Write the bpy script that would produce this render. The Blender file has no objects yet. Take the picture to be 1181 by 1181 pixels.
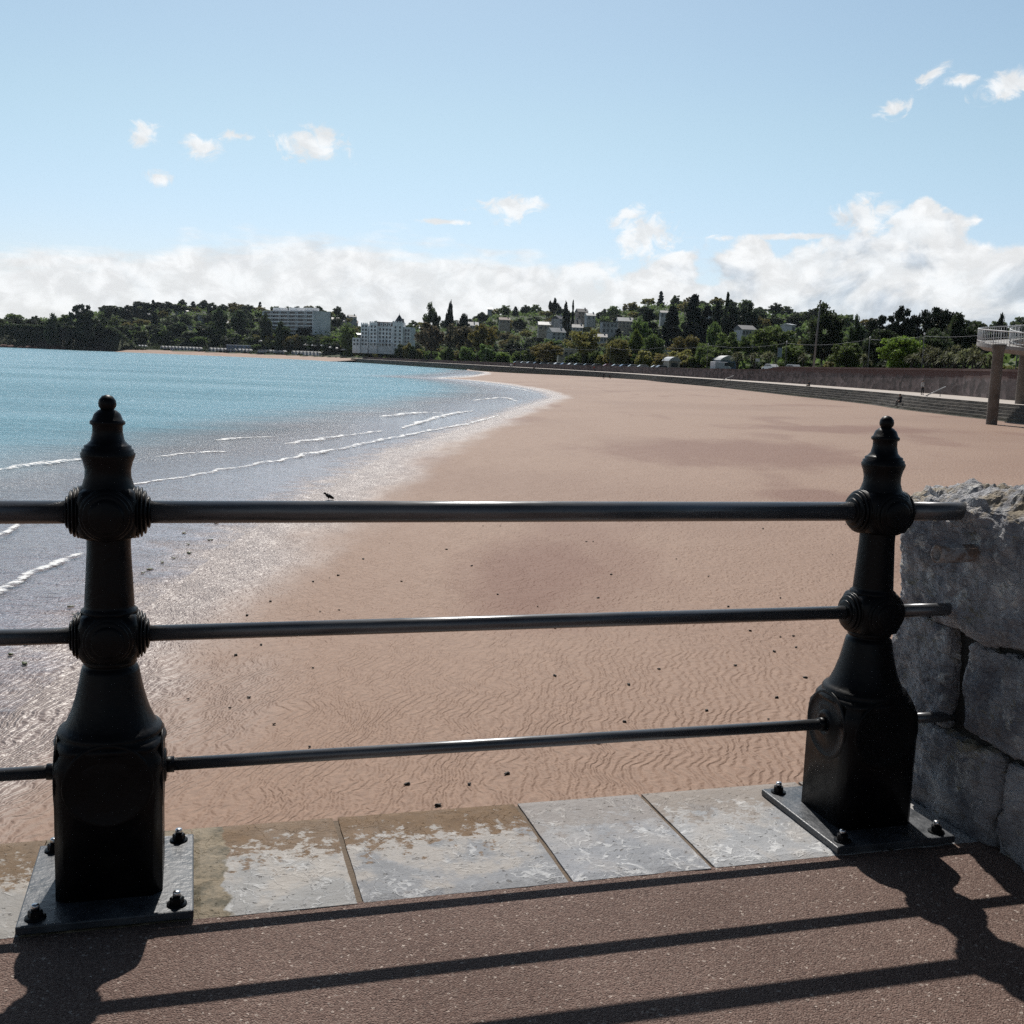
import bpy, bmesh, math, random
import numpy as np
from mathutils import Vector, Matrix, noise as mnoise

random.seed(7)
scene = bpy.context.scene
COL = scene.collection
PI = math.pi

# ------------------------------------------------------------------ camera model
FOC, H0, SL, EYE, HALF = 1270.0, 394.5, 0.0385, 1.5, 590.5
ROLL = math.atan(SL)
PITCH = math.atan((HALF - (H0 + SL * HALF)) * math.cos(ROLL) / FOC)
FW = np.array([0, math.cos(PITCH), -math.sin(PITCH)])
UP = np.array([0, math.sin(PITCH), math.cos(PITCH)])
RT = np.array([1.0, 0, 0])
CX = math.cos(ROLL) * RT + math.sin(ROLL) * UP
CY = -math.sin(ROLL) * RT + math.cos(ROLL) * UP


def ray(px, py):
    return FW + CX * (px - HALF) / FOC - CY * (py - HALF) / FOC


def hor(px):
    return H0 + SL * px


def at(px, py, D):                       # world point seen at a photo pixel, D metres ahead
    d = ray(px, py)
    return Vector((d[0] / d[1] * D, D, EYE + d[2] / d[1] * D))


def onz(px, py, z):
    d = ray(px, py)
    t = (z - EYE) / d[2]
    return Vector((d[0] * t, d[1] * t, z))


def gp(px, D):
    p = at(px, hor(px), D)
    return p.x, p.y


cam = bpy.data.cameras.new('camera')
camo = bpy.data.objects.new('camera', cam)
COL.objects.link(camo)
cam.sensor_fit = 'HORIZONTAL'
cam.angle = 2 * math.atan(HALF / FOC)
cam.clip_start, cam.clip_end = 0.05, 20000
camo.matrix_world = Matrix(((CX[0], CY[0], -FW[0], 0), (CX[1], CY[1], -FW[1], 0), (CX[2], CY[2], -FW[2], EYE), (0, 0, 0, 1)))
scene.camera = camo

# ------------------------------------------------------------------ tagging helpers


def tag(o, label=None, cat=None, group=None, kind=None):
    if label: o['label'] = label
    if cat: o['category'] = cat
    if group: o['group'] = group
    if kind: o['kind'] = kind
    return o


def empty(name, loc, rz=0.0):
    o = bpy.data.objects.new(name, None)
    o.empty_display_size = 0.2
    COL.objects.link(o)
    o.location = loc
    o.rotation_euler = (0, 0, rz)
    return o


def children(o):
    return list(o.children)


def copy_tree(o, parent=None):
    c = o.copy()
    COL.objects.link(c)
    if parent is not None:
        c.parent = parent
    for ch in children(o):
        copy_tree(ch, c)
    return c


class MB:
    """collects faces of several shapes and links them as ONE mesh object"""

    def __init__(s):
        s.v, s.f, s.m = [], [], []
        s.smooth = []

    def add(s, vs, fs, mi=0, smooth=False):
        b = len(s.v)
        s.v.extend([tuple(v) for v in vs])
        for f in fs:
            s.f.append(tuple(i + b for i in f)); s.m.append(mi); s.smooth.append(smooth)
        return s

    def box(s, x0, x1, y0, y1, z0, z1, mi=0):
        vs = [(x0, y0, z0), (x1, y0, z0), (x1, y1, z0), (x0, y1, z0), (x0, y0, z1), (x1, y0, z1), (x1, y1, z1), (x0, y1, z1)]
        return s.add(vs, [(3, 2, 1, 0), (4, 5, 6, 7), (0, 1, 5, 4), (1, 2, 6, 5), (2, 3, 7, 6), (3, 0, 4, 7)], mi)

    def lathe(s, prof, seg=24, origin=(0, 0, 0), axis=(0, 0, 1), mi=0, smooth=True, rot=0.0):
        a = Vector(axis).normalized()
        q = Vector((0, 0, 1)).rotation_difference(a).to_matrix()
        o = Vector(origin)
        vs, fs = [], []
        for r, z in prof:
            for k in range(seg):
                t = 2 * PI * k / seg + rot
                vs.append(o + q @ Vector((r * math.cos(t), r * math.sin(t), z)))
        n = len(prof)
        for i in range(n - 1):
            for k in range(seg):
                k2 = (k + 1) % seg
                fs.append((i * seg + k, i * seg + k2, (i + 1) * seg + k2, (i + 1) * seg + k))
        fs.append(tuple(reversed(range(seg))))
        fs.append(tuple(range((n - 1) * seg, n * seg)))
        return s.add(vs, fs, mi, smooth)

    def tube(s, pts, r, seg=8, mi=0, smooth=True):
        pts = [Vector(p) for p in pts]
        rs = r if isinstance(r, (list, tuple)) else [r] * len(pts)
        vs, fs = [], []
        for i, p in enumerate(pts):
            d = (pts[min(i + 1, len(pts) - 1)] - pts[max(i - 1, 0)]).normalized()
            ref = Vector((0, 0, 1)) if abs(d.z) < 0.9 else Vector((1, 0, 0))
            a = d.cross(ref).normalized(); b = d.cross(a).normalized()
            for k in range(seg):
                t = 2 * PI * k / seg
                vs.append(p + (a * math.cos(t) + b * math.sin(t)) * rs[i])
        for i in range(len(pts) - 1):
            for k in range(seg):
                k2 = (k + 1) % seg
                fs.append((i * seg + k, (i + 1) * seg + k, (i + 1) * seg + k2, i * seg + k2))
        fs.append(tuple(range(seg)))
        fs.append(tuple(reversed(range((len(pts) - 1) * seg, len(pts) * seg))))
        return s.add(vs, fs, mi, smooth)

    def prism(s, poly, y0, y1, mi=0):    # polygon in xz extruded along y
        n = len(poly)
        vs = [(x, y0, z) for x, z in poly] + [(x, y1, z) for x, z in poly]
        fs = [tuple(range(n)), tuple(reversed(range(n, 2 * n)))]
        fs += [(i, i + n, (i + 1) % n + n, (i + 1) % n) for i in range(n)]
        return s.add(vs, fs, mi)

    def mesh(s, name, mats):
        me = bpy.data.meshes.new(name)
        me.from_pydata(s.v, [], s.f)
        for m in (mats if isinstance(mats, (list, tuple)) else [mats]):
            me.materials.append(m)
        me.polygons.foreach_set('material_index', s.m)
        me.polygons.foreach_set('use_smooth', s.smooth)
        bm = bmesh.new(); bm.from_mesh(me)
        bmesh.ops.recalc_face_normals(bm, faces=bm.faces)
        bm.to_mesh(me); bm.free()
        me.update()
        return me

    def build(s, name, mats, parent=None, bevel=0.0, seg=2):
        o = bpy.data.objects.new(name, s.mesh(name, mats))
        COL.objects.link(o)
        if parent is not None: o.parent = parent
        if bevel:
            b = o.modifiers.new('bevel', 'BEVEL')
            b.width, b.segments, b.limit_method, b.angle_limit = bevel, seg, 'ANGLE', math.radians(40)
        return o


# ------------------------------------------------------------------ materials


class G:
    def __init__(s, name):
        s.m = bpy.data.materials.new(name)
        s.m.use_nodes = True
        s.t = s.m.node_tree
        s.b = s.t.nodes['Principled BSDF']
        s.out = s.t.nodes['Material Output']

    def n(s, typ, ins=None, **props):
        nd = s.t.nodes.new(typ)
        for k, v in props.items(): setattr(nd, k, v)
        for k, v in (ins or {}).items(): s.set(nd.inputs[k], v)
        return nd

    def set(s, sock, v):
        if isinstance(v, bpy.types.NodeSocket): s.t.links.new(v, sock)
        elif isinstance(v, bpy.types.Node): s.t.links.new(v.outputs[0], sock)
        else:
            if sock.type == 'RGBA' and len(v) == 3: v = (*v, 1)
            sock.default_value = v

    def math(s, op, a, b=0.0, c=0.0, clamp=False):
        nd = s.n('ShaderNodeMath', {0: a, 1: b, 2: c}, operation=op, use_clamp=clamp)
        return nd.outputs[0]

    def ramp(s, v, lo, hi, a=0.0, b=1.0, smooth=True):
        nd = s.n('ShaderNodeMapRange', {0: v, 1: lo, 2: hi, 3: a, 4: b}, interpolation_type='SMOOTHSTEP' if smooth else 'LINEAR')
        return nd.outputs[0]

    def mix(s, f, a, b):
        nd = s.n('ShaderNodeMix', data_type='RGBA')
        s.set(nd.inputs[0], f); s.set(nd.inputs[6], a); s.set(nd.inputs[7], b)
        return nd.outputs[2]

    def noise(s, vec, scale, detail=4, rough=0.55, dist=0.0):
        return s.n('ShaderNodeTexNoise', {'Vector': vec, 'Scale': scale, 'Detail': detail, 'Roughness': rough, 'Distortion': dist}).outputs[0]

    def pos(s): return s.n('ShaderNodeNewGeometry').outputs['Position']

    def obj(s): return s.n('ShaderNodeTexCoord').outputs['Object']

    def scale(s, vec, sc, rz=0.0):
        return s.n('ShaderNodeMapping', {'Vector': vec, 'Scale': sc, 'Rotation': (0, 0, rz)}).outputs[0]

    def bump(s, h, dist, strength=1.0, normal=None):
        nd = s.n('ShaderNodeBump', {'Height': h, 'Distance': dist, 'Strength': strength})
        if normal is not None: s.set(nd.inputs['Normal'], normal)
        return nd.outputs[0]

    def p(s, **kw):
        names = dict(color='Base Color', rough='Roughness', metal='Metallic', normal='Normal', spec='Specular IOR Level', alpha='Alpha', ior='IOR', coat='Coat Weight')
        for k, v in kw.items(): s.set(s.b.inputs[names[k]], v)
        return s.m


def simple(name, col, rough=0.6, metal=0.0, var=0.15, scale=3.0, bump=0.0, bscale=30.0, spec=0.5):
    g = G(name)
    o = g.obj()
    n = g.noise(o, scale, 5)
    c = g.mix(g.ramp(n, 0.3, 0.7), [x * (1 - var) for x in col], [min(1, x * (1 + var)) for x in col])
    g.p(color=c, rough=rough, metal=metal, spec=spec)
    if bump:
        g.p(normal=g.bump(g.noise(o, bscale, 6), bump))
    return g.m


MAT = {}

# --- sand
g = G('beach_sand')
P = g.pos()
z = g.n('ShaderNodeSeparateXYZ', {0: P}).outputs[2]
big = g.noise(P, 0.045, 3, 0.5)
med = g.noise(g.scale(P, (0.35, 0.12, 1)), 1.0, 4, 0.55)
fine = g.noise(P, 9.0, 6, 0.7)
grain = g.noise(P, 60.0, 3, 0.7)
zz = g.math('ADD', z, g.math('MULTIPLY', g.math('SUBTRACT', med, 0.5), 0.10))
wet = g.ramp(zz, -2.99, -2.91, 1.0, 0.0)
dry = g.mix(g.ramp(fine, 0.3, 0.7), (0.240, 0.147, 0.101), (0.318, 0.202, 0.141))
dry = g.mix(g.math('MULTIPLY', g.ramp(big, 0.45, 0.62), 0.35), dry, (0.185, 0.096, 0.060))
patch = g.noise(g.scale(P, (0.16, 0.055, 1), 0.12), 1.0, 3, 0.5)
pm = g.math('MULTIPLY', g.ramp(patch, 0.56, 0.68), 0.55)
def damp(px, py, rx, ry):
    c = onz(px, py, -2.2); a = onz(px + rx, py, -2.2); b0 = onz(px, py - ry, -2.2); b1_ = onz(px, py + ry, -2.2)
    ux = (a - c).length; uy = abs(b0.y - b1_.y) / 2
    sx_ = g.n('ShaderNodeSeparateXYZ', {0: P})
    d_ = g.math('ADD', g.math('POWER', g.math('DIVIDE', g.math('SUBTRACT', sx_.outputs[0], c.x), ux), 2.0), g.math('POWER', g.math('DIVIDE', g.math('SUBTRACT', sx_.outputs[1], (b0.y + b1_.y) / 2), uy), 2.0))
    return g.ramp(g.math('ADD', g.math('SQRT', d_), g.math('MULTIPLY', g.math('SUBTRACT', g.noise(g.scale(P, (0.35, 0.14, 1)), 1.0, 4, 0.6), 0.5), 1.6)), 0.45, 1.15, 0.85, 0.0)


for dp in [(855, 515, 140, 17), (490, 562, 62, 9), (630, 635, 110, 45), (965, 493, 90, 5), (930, 560, 60, 10)]:
    pm = g.math('MAXIMUM', pm, damp(*dp))
col = g.mix(pm, dry, (0.172, 0.076, 0.046))
col = g.mix(g.math('MULTIPLY', g.ramp(grain, 0.35, 0.65), 0.2), col, (0.13, 0.08, 0.058))
col = g.mix(g.math('MULTIPLY', wet, 0.6), col, (0.16, 0.11, 0.09))
# ripple marks left by the tide
rip_area = g.ramp(g.noise(g.scale(P, (0.22, 0.16, 1)), 1.0, 3), 0.10, 0.40)
wob = g.n('ShaderNodeTexNoise', {'Vector': P, 'Scale': 0.9, 'Detail': 2.0, 'Roughness': 0.5})
vofs = g.n('ShaderNodeVectorMath', {0: wob.outputs['Color'], 1: (0.5, 0.5, 0.5)}, operation='SUBTRACT')
vsc = g.n('ShaderNodeVectorMath', {0: vofs.outputs[0], 'Scale': 0.75}, operation='SCALE')
wp = g.n('ShaderNodeVectorMath', {0: P, 1: vsc.outputs[0]}, operation='ADD').outputs[0]
w1 = g.n('ShaderNodeTexWave', {'Vector': g.scale(wp, (1, 1, 1), 0.10), 'Scale': 2.9, 'Distortion': 4.0, 'Detail': 2.0, 'Detail Scale': 2.0, 'Detail Roughness': 0.6}, wave_type='BANDS', bands_direction='X', wave_profile='SIN')
w2 = g.n('ShaderNodeTexWave', {'Vector': g.scale(wp, (1, 1, 1), -0.35), 'Scale': 3.9, 'Distortion': 7.0, 'Detail': 2.0, 'Detail Scale': 2.4}, wave_type='BANDS', bands_direction='X', wave_profile='SIN')
py_ = g.n('ShaderNodeSeparateXYZ', {0: P}).outputs[1]
sel = g.ramp(g.math('ADD', py_, g.math('MULTIPLY', g.noise(P, 0.3, 2), 9.0)), 17.0, 23.0)
shortc = g.noise(g.scale(wp, (11.0, 5.0, 1), -0.3), 1.0, 2, 0.5)
wv = g.n('ShaderNodeMix', {0: sel, 2: w1.outputs['Fac'], 3: g.math('ADD', g.math('MULTIPLY', w2.outputs['Fac'], 0.25), g.math('MULTIPLY', g.ramp(shortc, 0.32, 0.68), 1.0))}, data_type='FLOAT').outputs[0]
b1 = g.bump(g.math('MULTIPLY', g.math('MULTIPLY', wv, rip_area), g.math('ADD', 1.0, g.math('MULTIPLY', wet, 1.1))), 0.0165, 0.9)
b2 = g.bump(g.noise(P, 14.0, 5, 0.65), 0.018, 0.7, b1)
rough = g.ramp(wet, 0.0, 1.0, 0.66, 0.42)
g.p(color=col, rough=rough, normal=b2, spec=g.math('ADD', 0.22, g.math('MULTIPLY', wet, 0.6)))
MAT['sand'] = g.m

# --- sea
g = G('sea_water')
P = g.pos()
depth = g.n('ShaderNodeAttribute', attribute_name='depth', attribute_type='GEOMETRY').outputs['Fac']
dn = g.math('ADD', depth, g.math('MULTIPLY', g.math('SUBTRACT', g.noise(g.scale(P, (0.06, 0.18, 1)), 1.0, 3), 0.5), 0.5))
deep = g.ramp(dn, 0.08, 0.85)
dcol = g.mix(g.noise(g.scale(P, (0.01, 0.03, 1)), 1.0, 3), (0.165, 0.345, 0.440), (0.195, 0.390, 0.480))
col = g.mix(deep, (0.25, 0.235, 0.25), dcol)
swell = g.noise(g.scale(P, (0.10, 0.30, 1), 0.22), 1.0, 4, 0.65)
chop = g.noise(g.scale(P, (0.9, 1.6, 1), -0.15), 1.0, 4, 0.65)
rpl = g.noise(g.scale(P, (3.5, 6.0, 1), 0.2), 1.0, 3, 0.6)
amp = g.math('MULTIPLY', g.ramp(depth, 0.02, 0.5, 0.12, 1.0), g.ramp(g.noise(g.scale(P, (0.02, 0.045, 1), 0.3), 1.0, 4, 0.6), 0.3, 0.7, 0.55, 1.25))
hh = g.math('ADD', g.math('MULTIPLY', swell, 0.55), g.math('ADD', g.math('MULTIPLY', chop, 0.40), g.math('MULTIPLY', rpl, 0.20)))
nb = g.bump(g.math('MULTIPLY', hh, amp), 1.15, 1.0)
diff = g.n('ShaderNodeBsdfDiffuse', {'Color': col, 'Normal': nb})
tr = g.n('ShaderNodeBsdfTransparent', {'Color': (0.86, 0.86, 0.92)})
body = g.n('ShaderNodeMixShader', {0: g.ramp(depth, 0.0, 0.40, 0.10, 1.0), 1: tr, 2: diff})
gl = g.n('ShaderNodeBsdfGlossy', {'Color': (0.95, 0.97, 1.0), 'Roughness': 0.13, 'Normal': nb})
fr = g.n('ShaderNodeFresnel', {'IOR': 1.33, 'Normal': nb})
fin = g.n('ShaderNodeMixShader', {0: fr, 1: body, 2: gl})
cov = g.ramp(g.math('ADD', depth, g.math('MULTIPLY', g.math('SUBTRACT', g.noise(P, 0.9, 5, 0.6), 0.5), 0.10)), -0.01, 0.045)
clr = g.n('ShaderNodeBsdfTransparent', {'Color': (1, 1, 1)})
fin = g.n('ShaderNodeMixShader', {0: cov, 1: clr, 2: fin})
g.t.links.new(fin.outputs[0], g.out.inputs['Surface'])
MAT['sea'] = g.m

g = G('sea_foam')
P = g.pos()
f = g.noise(g.scale(P, (2.6, 4.0, 3)), 1.0, 6, 0.75)
u = g.n('ShaderNodeAttribute', attribute_name='edge', attribute_type='GEOMETRY').outputs['Fac']
al = g.ramp(g.math('ADD', f, g.math('MULTIPLY', u, -0.30)), 0.38, 0.54)
g.p(color=(0.80, 0.80, 0.80), rough=0.5, alpha=al, normal=g.bump(g.noise(P, 9, 4, 0.7), 0.06))
MAT['foam'] = g.m

# --- pavement
g = G('red_tarmac')
P = g.pos()
vo = g.n('ShaderNodeTexVoronoi', {'Vector': P, 'Scale': 230.0})
cellv = g.n('ShaderNodeSeparateColor', {0: vo.outputs['Color']})
spk = g.ramp(cellv.outputs[0], 0.70, 1.0)
vo2 = g.n('ShaderNodeTexVoronoi', {'Vector': P, 'Scale': 150.0})
spk2 = g.ramp(g.n('ShaderNodeSeparateColor', {0: vo2.outputs['Color']}).outputs[1], 0.978, 0.988)
base = g.mix(g.ramp(g.noise(P, 2.2, 5, 0.6), 0.3, 0.7), (0.172, 0.108, 0.086), (0.232, 0.152, 0.124))
base = g.mix(cellv.outputs[2], g.mix(0.70, base, (0.06, 0.034, 0.028)), base)
col = g.mix(g.math('MULTIPLY', spk, 0.55), base, (0.33, 0.255, 0.215))
col = g.mix(g.math('MULTIPLY', spk2, 0.85), col, (0.46, 0.38, 0.33))
hgt = g.math('ADD', g.math('MULTIPLY', vo.outputs['Distance'], -1.0), g.math('MULTIPLY', g.noise(P, 60, 4), 0.6))
g.p(color=col, rough=0.82, normal=g.bump(hgt, 0.006, 0.9), spec=0.35)
MAT['tarmac'] = g.m


def slab_mat(name, rust, base, veins=0.7, tan=0.0):
    g = G(name)
    o = g.obj()
    sx = g.n('ShaderNodeSeparateXYZ', {0: o})
    n1 = g.noise(o, 3.0, 6, 0.6)
    dis = g.n('ShaderNodeVectorMath', {0: g.n('ShaderNodeTexNoise', {'Vector': o, 'Scale': 7.0, 'Detail': 4.0}).outputs['Color'], 'Scale': 0.22}, operation='SCALE')
    oo = g.n('ShaderNodeVectorMath', {0: o, 1: dis.outputs[0]}, operation='ADD').outputs[0]
    v1 = g.n('ShaderNodeTexVoronoi', {'Vector': g.scale(oo, (1.0, 0.55, 1), 0.5), 'Scale': 19.0}, feature='DISTANCE_TO_EDGE').outputs['Distance']
    v2 = g.n('ShaderNodeTexVoronoi', {'Vector': g.scale(oo, (0.5, 1.2, 1), -0.4), 'Scale': 8.0}, feature='DISTANCE_TO_EDGE').outputs['Distance']
    r1 = g.ramp(g.math('ABSOLUTE', g.math('SUBTRACT', g.noise(g.scale(oo, (9.0, 2.2, 1), 0.7), 1.0, 3, 0.6), 0.5)), 0.0, 0.018, 1.0, 0.0)
    r2 = g.ramp(g.math('ABSOLUTE', g.math('SUBTRACT', g.noise(g.scale(oo, (2.0, 8.0, 1), 0.35), 1.0, 3, 0.6), 0.5)), 0.0, 0.016, 1.0, 0.0)
    ln = g.math('MAXIMUM', g.math('MAXIMUM', r1, r2), g.math('MULTIPLY', g.ramp(v2, 0.002, 0.02, 1.0, 0.0), 0.5))
    ln = g.math('MULTIPLY', ln, g.ramp(g.noise(o, 7.0, 4), 0.40, 0.55))
    c = g.mix(g.ramp(n1, 0.3, 0.7), [x * 0.78 for x in base], [x * 1.15 for x in base])
    c = g.mix(g.math('MULTIPLY', g.ramp(g.noise(o, 25, 6, 0.75), 0.50, 0.66), 0.35), c, (0.40, 0.405, 0.42))
    c = g.mix(g.math('MULTIPLY', ln, veins), c, (0.66, 0.66, 0.66))
    pit = g.ramp(g.noise(o, 45, 3, 0.6), 0.63, 0.70)
    c = g.mix(g.math('MULTIPLY', pit, 0.8), c, (0.10, 0.09, 0.085))
    # lichen and rust creeping in from the seaward edge
    pale = g.ramp(g.math('ADD', g.noise(o, 6, 5, 0.65), g.math('MULTIPLY', sx.outputs[1], 0.5)), 0.42, 0.58)
    c = g.mix(g.math('MULTIPLY', pale, 0.65 * min(1, rust * 1.5)), c, (0.40, 0.36, 0.32))
    ms = g.math('ADD', g.noise(o, 22, 6, 0.72), g.math('MULTIPLY', g.math('SUBTRACT', sx.outputs[1], 0.05), 0.95))
    r = g.math('MULTIPLY', g.ramp(ms, 0.53, 0.62), rust)
    rc = g.mix(g.noise(o, 30, 4), (0.085, 0.045, 0.016), (0.180, 0.100, 0.038))
    c = g.mix(r, c, rc)
    if tan < 0:                            # cement smear creeping over its left end
        tan = g.ramp(g.math('ADD', sx.outputs[0], g.math('MULTIPLY', g.math('SUBTRACT', g.noise(o, 9, 5), 0.5), 0.12)), 0.31, 0.32, 1.0, 0.0)
    if tan:
        c = g.mix(tan, c, g.mix(g.ramp(g.noise(o, 14, 6, 0.75), 0.36, 0.66), (0.062, 0.052, 0.028), (0.24, 0.19, 0.125)))
    h = g.math('SUBTRACT', g.noise(o, 30, 6, 0.7), g.math('ADD', g.math('MULTIPLY', pit, 0.5), g.math('MULTIPLY', ln, -0.25)))
    g.p(color=c, rough=g.ramp(n1, 0.3, 0.7, 0.55, 0.75), spec=0.3, normal=g.bump(h, 0.010, 0.8))
    return g.m


MAT['slab_blue'] = slab_mat('limestone_slab', 0.30, (0.25, 0.258, 0.28), 0.6)
MAT['slab_pale'] = slab_mat('limestone_pale_slab', 0.45, (0.305, 0.31, 0.322), 0.7)
MAT['slab_rust'] = slab_mat('limestone_rusty_slab', 1.0, (0.215, 0.220, 0.235), 0.45)
MAT['slab_worn'] = slab_mat('limestone_worn_slab', 0.95, (0.29, 0.28, 0.27), 0.4, 0.15)
MAT['slab_first'] = slab_mat('limestone_first_slab', 0.95, (0.27, 0.265, 0.26), 0.4, -1)
MAT['cement'] = slab_mat('cement_patch', 0.6, (0.22, 0.18, 0.12), 0.1, 0.85)
MAT['mortar'] = simple('brown_mortar', (0.13, 0.095, 0.065), 0.9, bump=0.006, bscale=60)

# --- iron, steel
g = G('black_iron_paint')
o = g.obj()
n = g.noise(o, 14, 6, 0.6)
g.p(color=g.mix(g.ramp(n, 0.35, 0.75), (0.004, 0.004, 0.005), (0.008, 0.008, 0.009)), rough=g.ramp(n, 0.3, 0.7, 0.30, 0.48),
    normal=g.bump(g.noise(o, 70, 4), 0.0012), spec=0.16)
MAT['iron'] = g.m
g = G('grey_plate_paint')
o = g.obj()
n = g.noise(o, 9, 6, 0.65)
g.p(color=g.mix(g.ramp(n, 0.35, 0.7), (0.032, 0.036, 0.042), (0.075, 0.08, 0.09)), rough=g.ramp(n, 0.3, 0.7, 0.32, 0.5), normal=g.bump(g.noise(o, 50, 5), 0.0025))
MAT['plate'] = g.m
g = G('galvanised_rail')
o = g.obj()
n = g.noise(g.scale(o, (4, 30, 30)), 1.0, 5, 0.6)
g.p(color=g.mix(g.ramp(n, 0.3, 0.7), (0.10, 0.104, 0.112), (0.17, 0.172, 0.18)), rough=g.ramp(n, 0.3, 0.7, 0.26, 0.38), metal=0.5, normal=g.bump(n, 0.0008))
MAT['rail'] = g.m
MAT['bright_steel'] = simple('bright_bolt_steel', (0.62, 0.62, 0.63), 0.25, 1.0)
g = G('rusty_pipe')
o = g.obj()
g.p(color=g.mix(g.ramp(g.noise(o, 18, 6, 0.7), 0.45, 0.6), (0.42, 0.41, 0.41), (0.25, 0.17, 0.13)), rough=0.75, normal=g.bump(g.noise(o, 60, 5), 0.004))
MAT['rusty'] = g.m

# --- rough limestone wall
g = G('rough_limestone')
P = g.pos()
n1 = g.noise(P, 4.0, 6, 0.65)
n2 = g.noise(P, 17.0, 8, 0.72)
ve = g.n('ShaderNodeTexVoronoi', {'Vector': g.scale(P, (1, 1, 2.2), 0.6), 'Scale': 14.0}, feature='DISTANCE_TO_EDGE').outputs['Distance']
c = g.mix(g.ramp(n1, 0.35, 0.65), (0.155, 0.160, 0.185), (0.44, 0.435, 0.45))
c = g.mix(g.math('MULTIPLY', g.math('MULTIPLY', g.ramp(n2, 0.50, 0.60), g.ramp(g.noise(P, 5.5, 5, 0.7), 0.42, 0.62)), 0.9), c, (0.66, 0.65, 0.63))
c = g.mix(g.math('MULTIPLY', g.ramp(g.noise(P, 9.0, 6, 0.7), 0.56, 0.68), 0.55), c, (0.17, 0.135, 0.11))
nz = g.n('ShaderNodeSeparateXYZ', {0: g.n('ShaderNodeNewGeometry').outputs['Normal']}).outputs[2]
lich = g.math('MULTIPLY', g.ramp(g.noise(P, 6.5, 6, 0.7), 0.46, 0.58), g.ramp(nz, 0.2, 0.7))
c = g.mix(g.math('MULTIPLY', lich, 0.75), c, (0.32, 0.245, 0.14))
h = g.math('ADD', n2, g.math('MULTIPLY', g.ramp(ve, 0.0, 0.06), 0.12))
g.p(color=c, rough=0.78, normal=g.bump(h, 0.030, 0.9))
MAT['rock'] = g.m
MAT['joint'] = simple('dark_wall_joint', (0.035, 0.033, 0.03), 0.95, bump=0.02, bscale=20)

# --- far masonry
g = G('red_rubble_wall')
P = g.pos()
vo = g.n('ShaderNodeTexVoronoi', {'Vector': g.scale(P, (1.0, 0.8, 1.6)), 'Scale': 0.9})
cv = g.n('ShaderNodeSeparateColor', {0: vo.outputs['Color']}).outputs[0]
c = g.mix(cv, (0.030, 0.019, 0.020), (0.120, 0.090, 0.092))
zc = g.n('ShaderNodeSeparateXYZ', {0: P}).outputs[2]
c = g.mix(g.ramp(g.noise(P, 0.6, 5, 0.7), 0.5, 0.62), c, (0.030, 0.022, 0.023))
c = g.mix(g.ramp(g.math('ADD', zc, g.noise(P, 0.8, 4)), 1.9, 2.5), c, (0.060, 0.024, 0.020))
g.p(color=c, rough=0.9, normal=g.bump(vo.outputs['Distance'], 0.03, 0.7))
MAT['rubble'] = g.m
g = G('dark_step_stone')
P = g.pos()
n = g.noise(g.scale(P, (0.5, 0.5, 2.5)), 1.0, 5, 0.65)
c = g.mix(g.ramp(n, 0.35, 0.65), (0.040, 0.035, 0.030), (0.105, 0.092, 0.078))
zc = g.n('ShaderNodeSeparateXYZ', {0: P}).outputs[2]
c = g.mix(g.math('MULTIPLY', g.ramp(zc, -2.6, -1.4, 1.0, 0.0), g.ramp(g.noise(P, 0.3, 4), 0.4, 0.6)), c, (0.060, 0.068, 0.022))
g.p(color=c, rough=0.9, normal=g.bump(n, 0.1))
MAT['steps'] = g.m
MAT['prom'] = simple('promenade_paving', (0.42, 0.37, 0.33), 0.8, scale=0.6)
MAT['asphalt'] = simple('seafront_asphalt', (0.06, 0.06, 0.062), 0.85, scale=0.4)
g = G('hill_ground')
P = g.pos()
c = g.mix(g.ramp(g.noise(P, 0.03, 5, 0.6), 0.4, 0.6), (0.022, 0.032, 0.013), (0.042, 0.060, 0.019))
nz = g.n('ShaderNodeSeparateXYZ', {0: g.n('ShaderNodeNewGeometry').outputs['Normal']}).outputs[2]
c = g.mix(g.ramp(nz, 0.72, 0.93, 1.0, 0.0), c, g.mix(g.ramp(g.noise(P, 0.25, 5, 0.7), 0.4, 0.6), (0.022, 0.017, 0.016), (0.055, 0.036, 0.03)))
g.p(color=c, rough=0.95, normal=g.bump(g.noise(P, 0.5, 5), 0.6))
MAT['ground'] = g.m
MAT['concrete'] = simple('pier_concrete', (0.155, 0.135, 0.118), 0.85, scale=0.8, var=0.3, bump=0.03, bscale=5)
MAT['deck'] = simple('ramp_concrete', (0.30, 0.29, 0.28), 0.8, scale=0.7)
MAT['parapet'] = simple('white_parapet_metal', (0.52, 0.53, 0.54), 0.5)
MAT['housewhite'] = simple('house_render', (0.44, 0.45, 0.48), 0.7, scale=0.15)
MAT['white'] = simple('white_render', (0.78, 0.79, 0.81), 0.7, scale=0.15)
MAT['cream'] = simple('cream_render', (0.40, 0.36, 0.31), 0.75, scale=0.2)
MAT['pinkish'] = simple('pink_render', (0.46, 0.36, 0.32), 0.75, scale=0.2)
MAT['slate'] = simple('slate_roof', (0.055, 0.058, 0.070), 0.6, scale=0.5)
MAT['paleroof'] = simple('pale_metal_roof', (0.42, 0.43, 0.44), 0.4, scale=0.4)
MAT['tile'] = simple('brown_tile_roof', (0.13, 0.075, 0.055), 0.7, scale=0.5)
MAT['glass'] = simple('window_glass', (0.055, 0.065, 0.08), 0.12, scale=0.1)
MAT['trunk'] = simple('tree_bark', (0.060, 0.047, 0.036), 0.9, scale=0.8, var=0.3)
MAT['dark'] = simple('dark_cloth', (0.020, 0.021, 0.026), 0.9)
MAT['jeans'] = simple('blue_cloth', (0.045, 0.055, 0.090), 0.9)
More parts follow.
